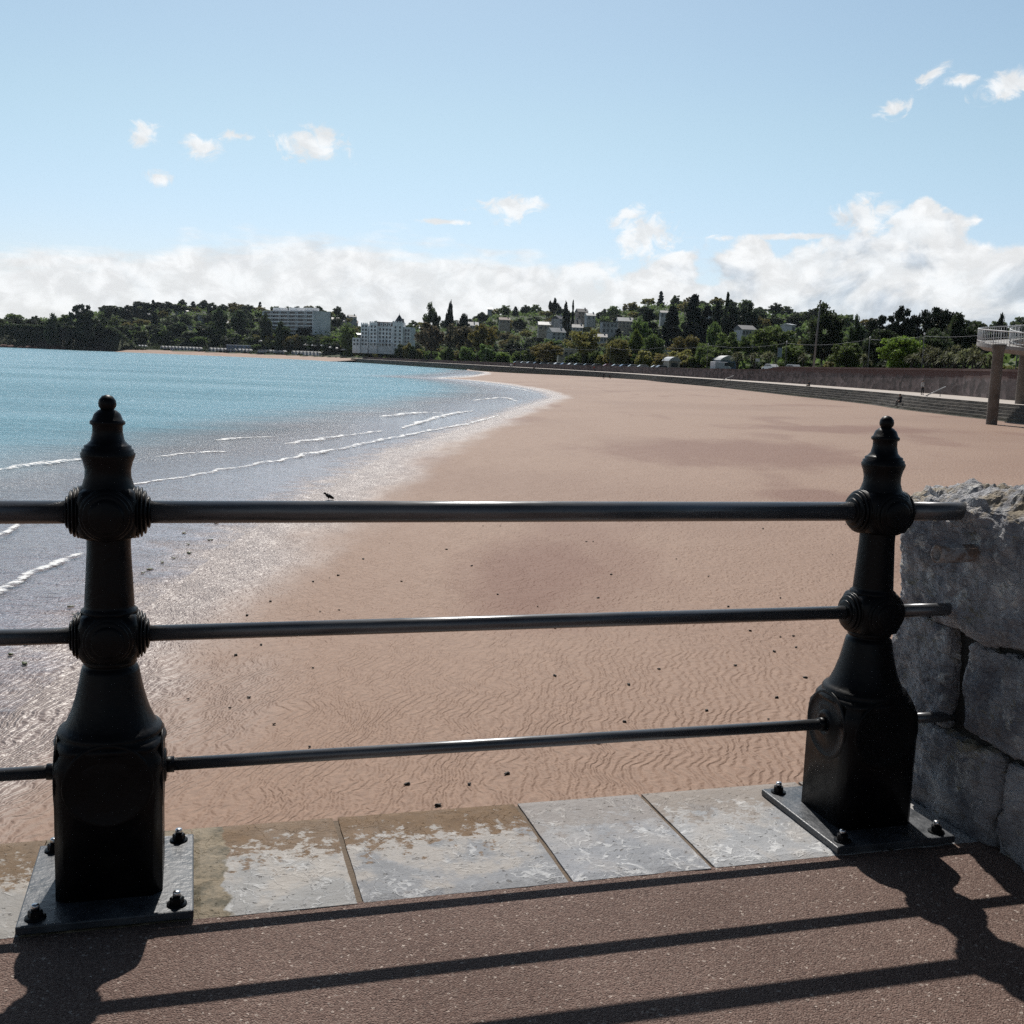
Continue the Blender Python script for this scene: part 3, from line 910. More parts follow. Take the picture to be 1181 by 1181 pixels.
def tree_proto(kind, seed, leaf, dens=1.0):
    """unit tree: height 1, natural width given by kind; returns (trunk mesh, crown mesh)"""
    rng = np.random.default_rng(seed)
    C, R = [], []
    tb = MB()
    flat = 0.8
    size = 0.020
    limbs = []
    if kind == 'round':
        for _ in range(78):
            d = rng.normal(size=3); d /= np.linalg.norm(d)
            k = rng.uniform(0.45, 1.0)
            c = np.array([d[0] * 0.38 * k, d[1] * 0.38 * k, 0.54 + d[2] * 0.40 * k])
            if c[2] < 0.15: c[2] = 0.15 + rng.uniform(0, .1)
            C.append(c); R.append(rng.uniform(0.045, 0.105))
        top = 0.45
    elif kind == 'loose':
        for _ in range(60):
            d = rng.normal(size=3); d /= np.linalg.norm(d)
            k = rng.uniform(0.4, 1.0)
            C.append(np.array([d[0] * 0.42 * k, d[1] * 0.42 * k, 0.62 + d[2] * 0.34 * k])); R.append(rng.uniform(0.04, 0.095))
        top = 0.5
    elif kind == 'cone':
        for k in range(64):
            h = rng.uniform(0.1, 0.97)
            r = 0.30 * (1 - h) ** 0.75 * rng.uniform(0.45, 1.1)
            a = rng.uniform(0, 2 * PI)
            C.append(np.array([math.cos(a) * r, math.sin(a) * r, h])); R.append(0.045 + 0.06 * (1 - h))
        top = 0.9
        flat = 0.6
    elif kind == 'pine':
        for k in range(58):
            a = rng.uniform(0, 2 * PI); r = 0.44 * math.sqrt(rng.uniform(0, 1)); h = rng.uniform(0.45, 0.93) - 0.25 * (r / .42) ** 2 * rng.uniform(0, 1)
            C.append(np.array([math.cos(a) * r, math.sin(a) * r, h])); R.append(rng.uniform(0.045, 0.11))
            if k % 4 == 0: limbs.append(C[-1])
        flat = 0.55
        top = 0.7
    elif kind == 'umbrella':
        for k in range(38):
            a = rng.uniform(0, 2 * PI); r = 0.5 * math.sqrt(rng.uniform(0, 1)); h = 0.88 - 0.12 * (r / .5) ** 2 + rng.uniform(-.06, .05)
            C.append(np.array([math.cos(a) * r, math.sin(a) * r, h])); R.append(rng.uniform(0.05, 0.10))
            if k % 3 == 0: limbs.append(C[-1])
        flat = 0.45
        top = 0.6
    elif kind == 'shrub':
        for _ in range(34):
            d = rng.normal(size=3); d /= np.linalg.norm(d)
            k = rng.uniform(0.4, 1.0)
            C.append(np.array([d[0] * 0.62 * k, d[1] * 0.62 * k, 0.50 + d[2] * 0.42 * k])); R.append(rng.uniform(0.10, 0.2))
        top = 0.4
        size = 0.034
    N = int(120 * dens)
    n_each = [max(12, int(N * (r / 0.10) ** 1.6)) for r in R]
    V = leaf_quads(rng, C, R, n_each, size * 1.35 / math.sqrt(dens), flat)
    crown = quads_mesh('crown', V, leaf)
    bend = rng.uniform(-0.03, 0.03, 2)
    tb.tube([(0, 0, -0.04), (bend[0] * .4, bend[1] * .4, top * 0.4), (bend[0], bend[1], top), (bend[0] * 1.2, bend[1] * 1.2, min(0.95, top + 0.25))], [0.028, 0.020, 0.013, 0.004], 7)
    if not limbs and kind in ('round', 'loose'):
        limbs = [C[i] for i in rng.choice(len(C), 9, replace=False)]
    for c in limbs:
        z0 = max(0.18, min(top, c[2] - 0.18))
        mid = (c[0] * 0.5, c[1] * 0.5, (z0 + c[2]) / 2 + 0.02)
        tb.tube([(bend[0] * z0, bend[1] * z0, z0), mid, tuple(c)], [0.012, 0.008, 0.003], 5)
    return tb.mesh('trunk', MAT['trunk']), crown


def palm_proto(seed):
    rng = np.random.default_rng(seed)
    tb = MB()
    heads = []
    tops = [(0, 0, 0.72), (0.14, 0.05, 0.62), (-0.12, -0.06, 0.66), (0.04, -0.15, 0.56)][:rng.integers(2, 5)]
    for t in tops:
        tb.tube([(0, 0, -0.03), (t[0] * .3, t[1] * .3, 0.3), t], [0.032, 0.024, 0.018], 6)
        heads.append(t)
    V = []
    for t in heads:
        for _ in range(70):
            a = rng.uniform(0, 2 * PI); e = rng.uniform(-0.7, 1.3)
            L = rng.uniform(0.16, 0.27); w = 0.011
            d = np.array([math.cos(a) * math.cos(e), math.sin(a) * math.cos(e), math.sin(e)])
            s = np.array([-math.sin(a), math.cos(a), 0]) * w
            p0 = np.array(t); p1 = p0 + d * L * .6; p2 = p0 + d * L + np.array([0, 0, -0.05])
            V += [p0 - s * .5, p0 + s * .5, p1 + s, p1 - s, p1 - s, p1 + s, p2 + s * .2, p2 - s * .2]
    return tb.mesh('trunk', MAT['trunk']), quads_mesh('crown', np.array(V), LEAF['palm'])


PROTO = {}


def proto(kind, leaf, v=0, dens=1.0):
    key = (kind, leaf, v, dens)
    if key not in PROTO:
        PROTO[key] = palm_proto(v + 5) if kind == 'palm' else tree_proto(kind, hash(kind) % 97 * 0 + len(kind) * 31 + v * 7 + len(leaf), LEAF[leaf], dens)
    return PROTO[key]


def plant(name, kind, leaf, loc, h, w, label, cat, group=None, v=0, dens=1.0, rz=None):
    tm, cm = proto(kind, leaf, v, dens)
    e = empty(name, loc, random.uniform(0, 6.28) if rz is None else rz)
    nat = {'round': 0.95, 'loose': 0.95, 'cone': 0.62, 'pine': 1.0, 'umbrella': 1.1, 'shrub': 1.45, 'palm': 0.62}[kind]
    k = w / nat
    e.scale = (k, k, h)
    for nm, me in (('trunk', tm), ('crown', cm)):
        o = bpy.data.objects.new(nm, me); COL.objects.link(o); o.parent = e
    tag(e, label, cat, group)
    return e


def tree_px(name, kind, leaf, px, D, top, wpx, label, cat='tree', group=None, v=0, dens=1.0):
    g_ = ground(px, D)
    zt = at(px, top, D).z
    return plant(name, kind, leaf, g_, max(2.0, zt - g_.z), wpx * D / FOC, label, cat, group, v, dens)


# landmark trees, one by one: (name, kind, leaf, px, distance, top y, width px, label)
T = [
    # headland
    ('pine_tree', 'pine', 'pine', 92, 975, 349, 26, 'tallest dark pine rising above the headland trees at far left'),
    ('evergreen_tree', 'round', 'dark', 103, 968, 356, 34, 'broad dark evergreen standing below the tall pine on the headland'),
    ('round_tree', 'round', 'dark', 60, 970, 361, 22, 'dark round tree standing alone on the headland lawn'),
    ('slender_tree', 'loose', 'mid', 77, 985, 361, 14, 'small see-through tree between the lone round tree and tall headland pine'),
    ('round_tree', 'round', 'mid', 18, 1100, 360, 24, 'mid green tree on the low ground at the extreme left'),
    ('round_tree', 'round', 'dark', 42, 1080, 364, 14, 'small dark tree behind the headland left of the lone round tree'),
    # pine belt on the left hill
    ('pine_tree', 'pine', 'pine', 128, 1200, 352, 26, 'leftmost pine of the dark clump on the left hill crest'),
    ('pine_tree', 'pine', 'pine', 150, 1210, 351, 26, 'second pine of the dark clump on the left hill crest'),
    ('pine_tree', 'pine', 'pine', 166, 1180, 347, 26, 'highest pine of the dark clump on the left hill crest'),
    ('pine_tree', 'umbrella', 'pine', 184, 1180, 348, 26, 'flat-topped pine right of the highest pine on the left hill crest'),
    ('pine_tree', 'umbrella', 'pine', 203, 1190, 350, 24, 'flat-topped pine at the right end of the hill-crest clump'),
    ('pine_tree', 'umbrella', 'pine', 213, 1200, 353, 16, 'last small leaning pine right of the hill-crest clump'),
    ('dark_tree', 'round', 'dark', 254, 1000, 354, 20, 'dark tree standing right beside the white house above the huts'),
    ('dark_tree', 'round', 'dark', 276, 1000, 356, 24, 'large dark tree between the white house and the apartment block'),
    ('dark_tree', 'round', 'dark', 307, 880, 361, 20, 'tall dark tree in front of the left end of the apartment block'),
    ('dark_tree', 'round', 'dark', 326, 870, 369, 22, 'dark shrubby tree in front of the middle of the apartment block'),
    ('green_tree', 'round', 'mid', 402, 880, 372, 24, 'dark green round tree between the apartment block and the hotel'),
    ('dark_tree', 'round', 'dark', 496, 860, 349, 26, 'big dark tree behind and right of the white hotel'),
    ('dark_tree', 'round', 'pine', 517, 900, 344, 12, 'narrow dark tree poking above the skyline right of the hotel'),
    ('dark_tree', 'round', 'pine', 534, 820, 359, 22, 'dark tree above the pale roofed house right of the hotel'),
    ('budding_tree', 'loose', 'brown', 497, 640, 368, 40, 'large brown budding tree right against the white hotel'),
    ('budding_tree', 'loose', 'brown', 530, 620, 371, 42, 'second large brown budding tree two trees right of the hotel'),
    ('budding_tree', 'loose', 'olive', 556, 600, 372, 34, 'olive budding tree left of the dark wood behind the promenade'),
    ('umbrella_pine', 'umbrella', 'pine', 636, 900, 341, 14, 'thin stemmed umbrella pine alone on the skyline'),
    ('skyline_tree', 'round', 'dark', 651, 880, 345, 12, 'small round tree on the skyline right of the umbrella pine'),
    ('cypress_tree', 'cone', 'pine', 658, 880, 346, 6, 'thin pointed cypress on the skyline'),
    # seafront belt
    ('bush_tree', 'shrub', 'mid', 562, 490, 397, 26, 'round green bushy tree at the left end of the car park'),
    ('bush_tree', 'shrub', 'mid', 538, 500, 398, 20, 'second round green bushy tree left of the car park'),
    ('bush_tree', 'shrub', 'mid', 515, 540, 401, 18, 'low green bushy tree by the road right of the hotel'),
    ('olive_tree', 'loose', 'olive', 628, 440, 391, 44, 'wide olive tree behind the left end of the parked cars'),
    ('olive_tree', 'loose', 'olive', 672, 425, 377, 40, 'tall olive brown tree behind the parked cars'),
    ('olive_tree', 'round', 'olive', 712, 395, 388, 32, 'olive tree with pale trunk between two brighter trees by the car park'),
    ('bright_tree', 'round', 'bright', 731, 410, 379, 24, 'bright green tree rising between two olive trees'),
    ('green_tree', 'round', 'mid', 752, 390, 382, 32, 'green and olive tree right of the bright green tree'),
    ('dome_tree', 'round', 'olive', 790, 370, 384, 42, 'smooth dome shaped olive tree behind the small kiosk'),
    ('green_tree', 'round', 'mid', 838, 330, 381, 46, 'big green tree behind the white roofed kiosk'),
    ('green_tree', 'loose', 'mid', 815, 320, 396, 26, 'lower yellowish green tree left of the white roofed kiosk'),
    # dark conifers
    ('conifer', 'cone', 'pine', 746, 560, 356, 34, 'dark conifer at the left end of the tall conifer group'),
    ('conifer', 'cone', 'pine', 772, 540, 352, 34, 'broad dark conifer just left of the tallest conifer'),
    ('conifer', 'cone', 'pine', 796, 560, 339, 36, 'tallest and broadest dark conifer of the group on the hill'),
    ('conifer', 'cone', 'pine', 812, 560, 352, 26, 'dark conifer leaning against the right of the tallest conifer'),
    ('spire_tree', 'cone', 'dark', 834, 620, 336, 11, 'narrow tiered spire tree highest on the right skyline'),
    ('conifer', 'cone', 'pine', 823, 580, 347, 14, 'small pointed conifer left of the narrow spire tree'),
    ('dark_tree', 'round', 'pine', 840, 560, 349, 26, 'dark tree below the narrow spire tree'),
    ('dark_tree', 'round', 'pine', 860, 540, 348, 26, 'dark round tree on the skyline right of the spire tree'),
    ('green_tree', 'round', 'mid', 822, 470, 367, 22, 'pale green round tree below the conifer group'),
    ('bright_tree', 'round', 'mid', 738, 520, 362, 30, 'lighter green tree on the hill below the wooded crest'),
    # right park
    ('big_tree', 'round', 'dark', 947, 235, 349, 54, 'huge dark tree behind the tall mast'),
    ('green_tree', 'loose', 'mid', 893, 300, 371, 60, 'wide light green tree left of the huge dark tree'),
    ('green_tree', 'loose', 'mid', 866, 320, 380, 34, 'light green tree at the right of the kiosk'),
    ('dark_tree', 'round', 'dark', 985, 260, 363, 22, 'small dark skyline tree right of the huge tree'),
    ('pine_tree', 'pine', 'pine', 1010, 235, 361, 40, 'left hand dark pine of the three on the right skyline'),
    ('pine_tree', 'pine', 'pine', 1037, 222, 349, 44, 'middle and tallest dark pine of the three on the right skyline'),
    ('pine_tree', 'pine', 'pine', 1078, 222, 351, 46, 'right hand dark pine of the three on the right skyline'),
    ('evergreen_tree', 'round', 'dark', 1105, 205, 358, 52, 'broad dark green tree right of the three pines'),
    ('bright_tree', 'round', 'bright', 1036, 165, 384, 56, 'bright yellow green spreading tree above the retaining wall'),
    ('dark_tree', 'round', 'pine', 1150, 260, 361, 22, 'dark tree behind the footbridge parapet'),
    ('dark_tree', 'round', 'pine', 1181, 250, 357, 44, 'dark tree behind the footbridge at the right edge'),
    ('dark_tree', 'round', 'dark', 1015, 205, 376, 60, 'dark mass of foliage below the left hand pine'),
    ('dark_tree', 'round', 'dark', 1070, 195, 378, 60, 'dark foliage below the right hand pine'),
    ('green_tree', 'round', 'mid', 975, 190, 392, 44, 'green tree between the mast and the bright spreading tree'),
    ('green_tree', 'round', 'mid', 915, 240, 393, 40, 'green tree in front of the huge dark tree on its left'),
]
for k, (nm, kd, lf, px_, D_, top_, wp_, lab) in enumerate(T):
    if nm == 'bush_tree': D_ = D_for_s(px_, 17)
    if px_ in (307, 326): D_ = D_for_s(px_, 36)
    tree_px(nm, kd, lf, px_, D_, top_, wp_, lab, v=k % 3, dens=2.2 if D_ < 450 else 1.0)

for k in range(26):
    px_ = -30 + k * 4.6 + random.uniform(-3, 3)
    D_ = D_for_s(px_, random.uniform(22, 110))
    g_ = ground(px_, D_)
    plant('headland_tree', 'round', random.choice(['dark', 'mid', 'dark']), g_, random.uniform(4.5, 8.5), random.uniform(9, 16), 'dark rounded tree in the belt along the top of the far left headland', 'tree', 'trees along the headland top', v=k % 3)

# palms and shrubs of the gardens behind the right-hand wall
for k, (px_, D_, top_) in enumerate([(1078, 150, 396), (1092, 146, 402), (1112, 142, 396), (1126, 138, 399), (1068, 156, 392), (1140, 132, 404), (1100, 160, 391), (1086, 150, 408), (1050, 160, 404), (1120, 150, 392), (995, 182, 404), (870, 250, 403), (885, 240, 401), (925, 215, 404), (850, 262, 402)]):
    tree_px('palm_tree', 'palm', 'palm', px_, D_, top_, 30 if D_ < 170 else 20, 'mop headed palm in the gardens behind the retaining wall', 'palm', 'palms in the seafront gardens', v=k % 4)
for k in range(34):
    px_ = 868 + k * 9.3 + random.uniform(-3, 3)
    s_ = random.uniform(19.5, 26)
    D_ = D_for_s(px_, s_)
    g_ = ground(px_, D_)
    hh_ = random.uniform(1.4, 2.6)
    plant('garden_shrub', 'shrub', random.choice(['mid', 'dark', 'olive', 'mid']), g_, hh_, random.uniform(3.2, 5), 'rounded shrub in the garden bed behind the retaining wall', 'shrub', 'garden shrubs above the retaining wall', v=k % 3)
for k in range(34):
    px_ = 285 + k * 16.5 + random.uniform(-5, 5)
    D_ = D_for_s(px_, random.uniform(24, 36) if px_ > 400 else random.uniform(30, 42))
    g_ = ground(px_, D_)
    plant('roadside_tree', 'shrub', random.choice(['mid', 'olive', 'mid', 'olive', 'bright']), g_, random.uniform(4.5, 8), random.uniform(8, 13), 'rounded leafy tree in the row beside the seafront road', 'tree', 'leafy trees along the seafront road', v=k % 3)
# bank above the beach huts
for k in range(30):
    px_ = 138 + k * 9 + random.uniform(-3, 3)
    D_ = D_for_s(px_, random.uniform(34, 62))
    g_ = ground(px_, D_)
    plant('bank_tree', 'shrub', random.choice(['dark', 'mid', 'dark']), g_, random.uniform(6, 11), random.uniform(12, 18), 'bushy dark tree on the bank above the beach huts', 'tree', 'bushy trees on the bank above the beach huts', v=k % 3)

KINDS = [('round', 'dark', 'round dark green broadleaf tree among many on the wooded hillside', 'dark broadleaf trees on the hillside', 'broadleaf_tree'),
         ('round', 'mid', 'mid green broadleaf tree among many on the wooded hillside', 'mid green broadleaf trees on the hillside', 'broadleaf_tree'),
         ('loose', 'olive', 'olive brown spring tree among many on the wooded hillside', 'olive trees on the hillside', 'spring_tree'),
         ('cone', 'pine', 'dark pointed conifer among many on the wooded hillside', 'conifers on the hillside', 'conifer')]
rs = random.Random(21)
for s_ in (70, 125, 195, 280, 380, 500):
    px_ = 120.0 if s_ > 60 else 400
    while px_ < 1190:
        D_ = D_for_s(px_, s_ * rs.uniform(0.88, 1.12))
        w_ = rs.uniform(12, 19)
        if px_ > 400 or s_ > 100:
            r_ = rs.random()
            kd = KINDS[0] if r_ < 0.44 else KINDS[1] if r_ < 0.74 else KINDS[2] if r_ < 0.96 else KINDS[3]
            h_ = rs.uniform(8, 15) * (1.15 if kd[0] == 'cone' else 1)
            g_ = ground(px_, D_)
            plant(kd[4], kd[0], kd[1], g_ - Vector((0, 0, 0.5)), h_, w_ * (0.6 if kd[0] == 'cone' else 1), kd[2], 'tree', kd[3], v=rs.randrange(3), rz=rs.uniform(0, 6))
        px_ += max(9.0, w_ * FOC / D_ * rs.uniform(0.66, 1.05))
for k in range(70):
    px_ = rs.uniform(480, 720); D_ = D_for_s(px_, rs.uniform(55, 260))
    kd = KINDS[rs.choice([0, 1, 1, 2, 2])]
    plant(kd[4], kd[0], kd[1], ground(px_, D_) - Vector((0, 0, .5)), rs.uniform(7, 12), rs.uniform(11, 17), kd[2], 'tree', kd[3], v=rs.randrange(3), rz=rs.uniform(0, 6))
for k in range(26):
    px_ = 296 + k * 3.7 if k < 24 else 400
    D_ = D_for_s(px_, rs.uniform(32, 46))
    g_ = ground(px_, D_)
    zt_ = at(px_, 386 + rs.uniform(-1.5, 3), D_).z
    plant('bank_bush', 'shrub', rs.choice(['dark', 'mid', 'olive']), g_, max(3, zt_ - g_.z), rs.uniform(8, 13), 'leafy bush hiding the foot of the white apartment block', 'bush', 'bushes at the foot of the apartment block', v=k % 3)
for k in range(15):
    px_ = 408 + k * 5.2
    D_ = D_for_s(px_, rs.uniform(22, 34))
    g_ = ground(px_, D_)
    zt_ = at(px_, 398 + rs.uniform(-3, 3), D_).z
    plant('hotel_bush', 'shrub', rs.choice(['dark', 'mid', 'olive']), g_, max(2.5, zt_ - g_.z), rs.uniform(6, 10), 'leafy bush in the garden in front of the grand white hotel', 'bush', 'bushes in front of the hotel', v=k % 3)
# low wood that fills the ground between the single trees
rng = np.random.default_rng(5)
cs, rr = [], []
for k in range(12500):
    px_ = rng.uniform(-60, 1230); D_ = rng.uniform(150, 1750)
    x, y = gp(px_, D_)
    cs.append((x, y))
A = np.array(cs)
sv = sdist(A, PROM)
zz_ = land_z(A[:, 0], A[:, 1])
m_ = (sv > 38) & (sv < 700)
pxv = HALF + FOC * A[:, 0] / A[:, 1]
m_ &= ~((pxv < 140) & (sv < 60))
C_ = np.concatenate([A[m_], (zz_[m_] + 1.2)[:, None]], 1)
V = leaf_quads(rng, C_, rng.uniform(2.6, 5.4, len(C_)), [30] * len(C_), 0.8, 0.8)
w_o = bpy.data.objects.new('undergrowth', quads_mesh('undergrowth', V, LEAF['mid'])); COL.objects.link(w_o)
tag(w_o, 'dense green undergrowth between the trees on the hillside', 'undergrowth', kind='stuff')
# scrubby growth on the headland cliff and bank
cs = []
for k in range(7500):
    px_ = rng.uniform(-80, 330)
    s_ = rng.uniform(1, 26) if px_ < 150 else rng.uniform(20, 58)
    i_ = min(range(iFar - 6, NP), key=lambda i: abs(PPX[i] - px_))
    q = PROM[i_] + inland(i_) * s_ + Vector((rng.uniform(-6, 6), 0))
    cs.append((q.x, q.y))
A = np.array(cs)
C_ = np.concatenate([A, (land_z(A[:, 0], A[:, 1]) + 0.3)[:, None]], 1)
V = leaf_quads(rng, C_, rng.uniform(0.9, 2.3, len(C_)), [20] * len(C_), 0.55, 0.7)
w_o = bpy.data.objects.new('cliff_scrub', quads_mesh('cliff_scrub', V, LEAF['dark'])); COL.objects.link(w_o)
tag(w_o, 'dark scrub covering the headland cliff and the bank behind the huts', 'scrub', kind='stuff')

# ------------------------------------------------------------------ buildings


def house(px, top, D, wpx, hm, label, wall='white', roof='slate', rot=0.0, depth=9.0, kind='gable', cat='house', base=None, nwin=3, floors=2, name='house'):
    wall = 'housewhite' if wall == 'white' else wall
    if D > 480:                            # stand the house where the slope meets its foot
        Ds = np.linspace(D * 0.97, D * 1.4, 120)
        gx = gp(px, 1.0)[0]
        gz = land_z(gx * Ds, Ds)
        tz = EYE + (at(px, top, 1000.0).z - EYE) / 1000.0 * Ds - hm
        D = float(Ds[np.argmin(np.abs(tz - gz) + 0.004 * np.abs(Ds - D))])
    x, y = gp(px, D)
    zt = at(px, top, D).z
    w = wpx * D / FOC
    e = empty(name, (x, y, zt - hm), rot)
    rh = min(hm * 0.36, w * 0.3) if kind == 'gable' else 0.5
    hw = hm - rh
    wl = MB().box(-w / 2, w / 2, -depth / 2, depth / 2, -6.0, hw).build('wall', MAT[wall], e)
    r = MB()
    if kind == 'gable':
        r.add([(-w / 2 - .4, -depth / 2 - .5, hw - 0.1), (w / 2 + .4, -depth / 2 - .5, hw - 0.1), (w / 2 + .4, depth / 2 + .5, hw - 0.1), (-w / 2 - .4, depth / 2 + .5, hw - 0.1), (-w / 2 - .4, 0, hm), (w / 2 + .4, 0, hm)],
              [(0, 1, 5, 4), (2, 3, 4, 5), (0, 4, 3), (1, 2, 5), (0, 3, 2, 1)])
    elif kind == 'front':
        r.add([(-w / 2 - .4, -depth / 2 - .4, hw - 0.1), (w / 2 + .4, -depth / 2 - .4, hw - 0.1), (w / 2 + .4, depth / 2 + .4, hw - 0.1), (-w / 2 - .4, depth / 2 + .4, hw - 0.1), (0, -depth / 2 - .4, hm + rh), (0, depth / 2 + .4, hm + rh)],
              [(0, 1, 4), (2, 3, 5), (1, 2, 5, 4), (3, 0, 4, 5), (0, 3, 2, 1)])
    else:
        r.box(-w / 2 - .4, w / 2 + .4, -depth / 2 - .4, depth / 2 + .4, hw + 0.003, hm)
    ro = r.build('roof', MAT[roof], e)
    if kind == 'gable' and w > 6:
        MB().box(w * .28, w * .28 + 1.0, -0.5, 0.5, hm - rh * .5, hm + 1.1).build('chimney', MAT[wall], ro)
    fh = hw / floors
    for f in range(floors):
        for k in range(nwin):
            cx = -w / 2 + w * (k + 0.5) / nwin
            ww = min(0.7, w / nwin * 0.3)
            z0 = fh * f + fh * 0.25
            win = MB().box(cx - ww, cx + ww, -depth / 2 - 0.06, -depth / 2 + 0.1, z0, z0 + fh * 0.5).build('window', MAT['glass'], e)
            MB().box(cx - ww - .12, cx + ww + .12, -depth / 2 - 0.14, -depth / 2 - 0.062, z0 - 0.14, z0 - 0.02).build('sill', MAT[wall], win)
    return tag(e, label, cat)


HOUSES = [
    (241, 364, 1010, 24, 9, 'white house with dark upper windows on the slope above the huts', 'white', 'slate', 0.2, 'flat', 4, 2),
    (258, 370, 1005, 10, 6, 'small pale annexe attached right of the white house', 'white', 'slate', 0.2, 'gable', 2, 1),
    (225, 376, 985, 14, 4, 'low white building with long flat roof below the white house', 'white', 'paleroof', 0.1, 'flat', 4, 1),
    (210, 356, 1150, 14, 7, 'white gabled house below the right end of the hilltop pines', 'white', 'paleroof', 0.3, 'gable', 2, 2),
    (168, 361, 1130, 12, 6, 'pale house half hidden under the highest hilltop pine', 'white', 'paleroof', 0.0, 'gable', 3, 1),
    (152, 357, 1150, 9, 7, 'grey house among the hilltop pines at left', 'cream', 'slate', 0.2, 'gable', 2, 2),
    (386, 366, 950, 8, 10, 'narrow cream house directly right of the apartment block', 'cream', 'slate', 0.2, 'gable', 2, 3),
    (384, 382, 880, 6, 4, 'tiny cream building at the foot of the apartment gable', 'cream', 'slate', 0.0, 'flat', 1, 1),
    (405, 363, 1090, 9, 7, 'steep roofed pale house on the slope behind the hotel at left', 'white', 'slate', 0.5, 'gable', 2, 2),
    (394, 368, 980, 8, 7, 'small pale house up the slope between block and hotel', 'cream', 'slate', -0.2, 'gable', 2, 2),
    (408, 370, 960, 8, 7, 'whitewashed house close to the upper left of the hotel', 'white', 'tile', 0.1, 'gable', 2, 2),
    (538, 371, 720, 24, 9, 'cream house with pale roof above the brown budding trees', 'cream', 'paleroof', 0.15, 'gable', 4, 2),
    (563, 355, 1000, 5, 4, 'tiny bright white house high on the hill', 'white', 'paleroof', 0.0, 'gable', 1, 1),
    (580, 366, 720, 12, 6, 'low cream house in the trees left of the villa cluster', 'cream', 'tile', 0.1, 'gable', 3, 1),
    (627, 371, 640, 16, 7, 'long low pale roofed house left of the villa cluster', 'cream', 'paleroof', 0.1, 'gable', 3, 1),
    (642, 364, 660, 12, 10, 'tall gabled white villa at the left of the cluster', 'white', 'slate', 0.9, 'gable', 2, 3),
    (657, 368, 650, 20, 11, 'largest white villa in the middle of the hillside cluster', 'white', 'slate', 0.25, 'gable', 4, 3),
    (668, 356, 720, 12, 9, 'upper villa with reddish chimneys above the hillside cluster', 'pinkish', 'slate', 0.3, 'gable', 3, 2),
    (678, 361, 690, 10, 6, 'house with a bright sheet-like roof at the upper right of the cluster', 'white', 'paleroof', 0.2, 'gable', 2, 1),
    (640, 378, 600, 18, 9, 'pale green house with bright roof at the front of the cluster', 'white', 'paleroof', 0.5, 'gable', 3, 2),
    (664, 374, 610, 12, 8, 'plain grey-white villa at the front right of the cluster', 'white', 'slate', 0.0, 'gable', 3, 2),
    (700, 371, 600, 18, 9, 'grey battlemented house left of the bright roofed villa', 'white', 'slate', 0.15, 'flat', 4, 2),
    (718, 366, 610, 17, 8, 'villa with wide bright pale roof on the wooded hillside', 'cream', 'paleroof', 0.1, 'gable', 4, 2),
    (690, 385, 560, 16, 6, 'low grey building below the battlemented house', 'white', 'slate', 0.0, 'gable', 4, 1),
    (762, 358, 620, 8, 6, 'small grey house peeping between the dark conifers', 'white', 'slate', 0.0, 'gable', 2, 1),
    (817, 360, 600, 10, 7, 'greyish house in the gap right of the tallest conifer', 'white', 'slate', 0.3, 'gable', 2, 2),
    (856, 375, 420, 16, 7, 'grey slate roofed house behind the big green tree', 'white', 'slate', 0.2, 'gable', 4, 2),
    (905, 373, 480, 5, 5, 'tiny white house gable behind the light green tree', 'white', 'paleroof', 0.4, 'gable', 1, 1),
]
for h in HOUSES:
    house(h[0], h[1], h[2], h[3], h[4], h[5], h[6], h[7], h[8], 8.0, h[9], nwin=h[10], floors=h[11])

# long low pavilion behind the car park
for (px_, top_, D_, wp_, lab) in [(660, 402.5, 470, 34, 'long white roofed pavilion half hidden behind the olive trees'), (752, 403.5, 430, 40, 'second low white roofed pavilion behind the parked cars')]:
    house(px_, top_, D_, wp_, 4.2, lab, 'cream', 'paleroof', 0.05, 8, 'flat', 'pavilion', nwin=6, floors=1, name='pavilion')

# seafront kiosks with curved pale roofs


def kiosk(px, top, D, wpx, label, col):
    x, y = gp(px, D)
    w = wpx * D / FOC
    zt = at(px, top, D).z
    gz = float(land_z(x, y)[0])
    h = max(2.4, zt - gz)
    e = empty('kiosk', (x, y, zt - h), 0.25)
    MB().box(-w / 2, w / 2, -2.4, 2.4, -0.6, h * .68).build('wall', MAT[col], e)
    arc = [(-w / 2 - .3 + (w + .6) * k / 10, h * .68 + 0.004 + h * .32 * math.sin(PI * k / 10) ** 0.8) for k in range(11)]
    MB().prism(arc, -2.8, 2.8).build('roof', MAT['paleroof'], e)
    win = MB().box(-w * .3, w * .3, -2.46, -2.3, h * .25, h * .55).build('window', MAT['glass'], e)
    return tag(e, label, 'kiosk')


kiosk(836, 410, 300, 21, 'kiosk with a curved white roof beside the parked van', 'bluepaint')
kiosk(774, 411.5, 330, 13, 'small kiosk with a white roof near the middle of the seafront', 'cream')

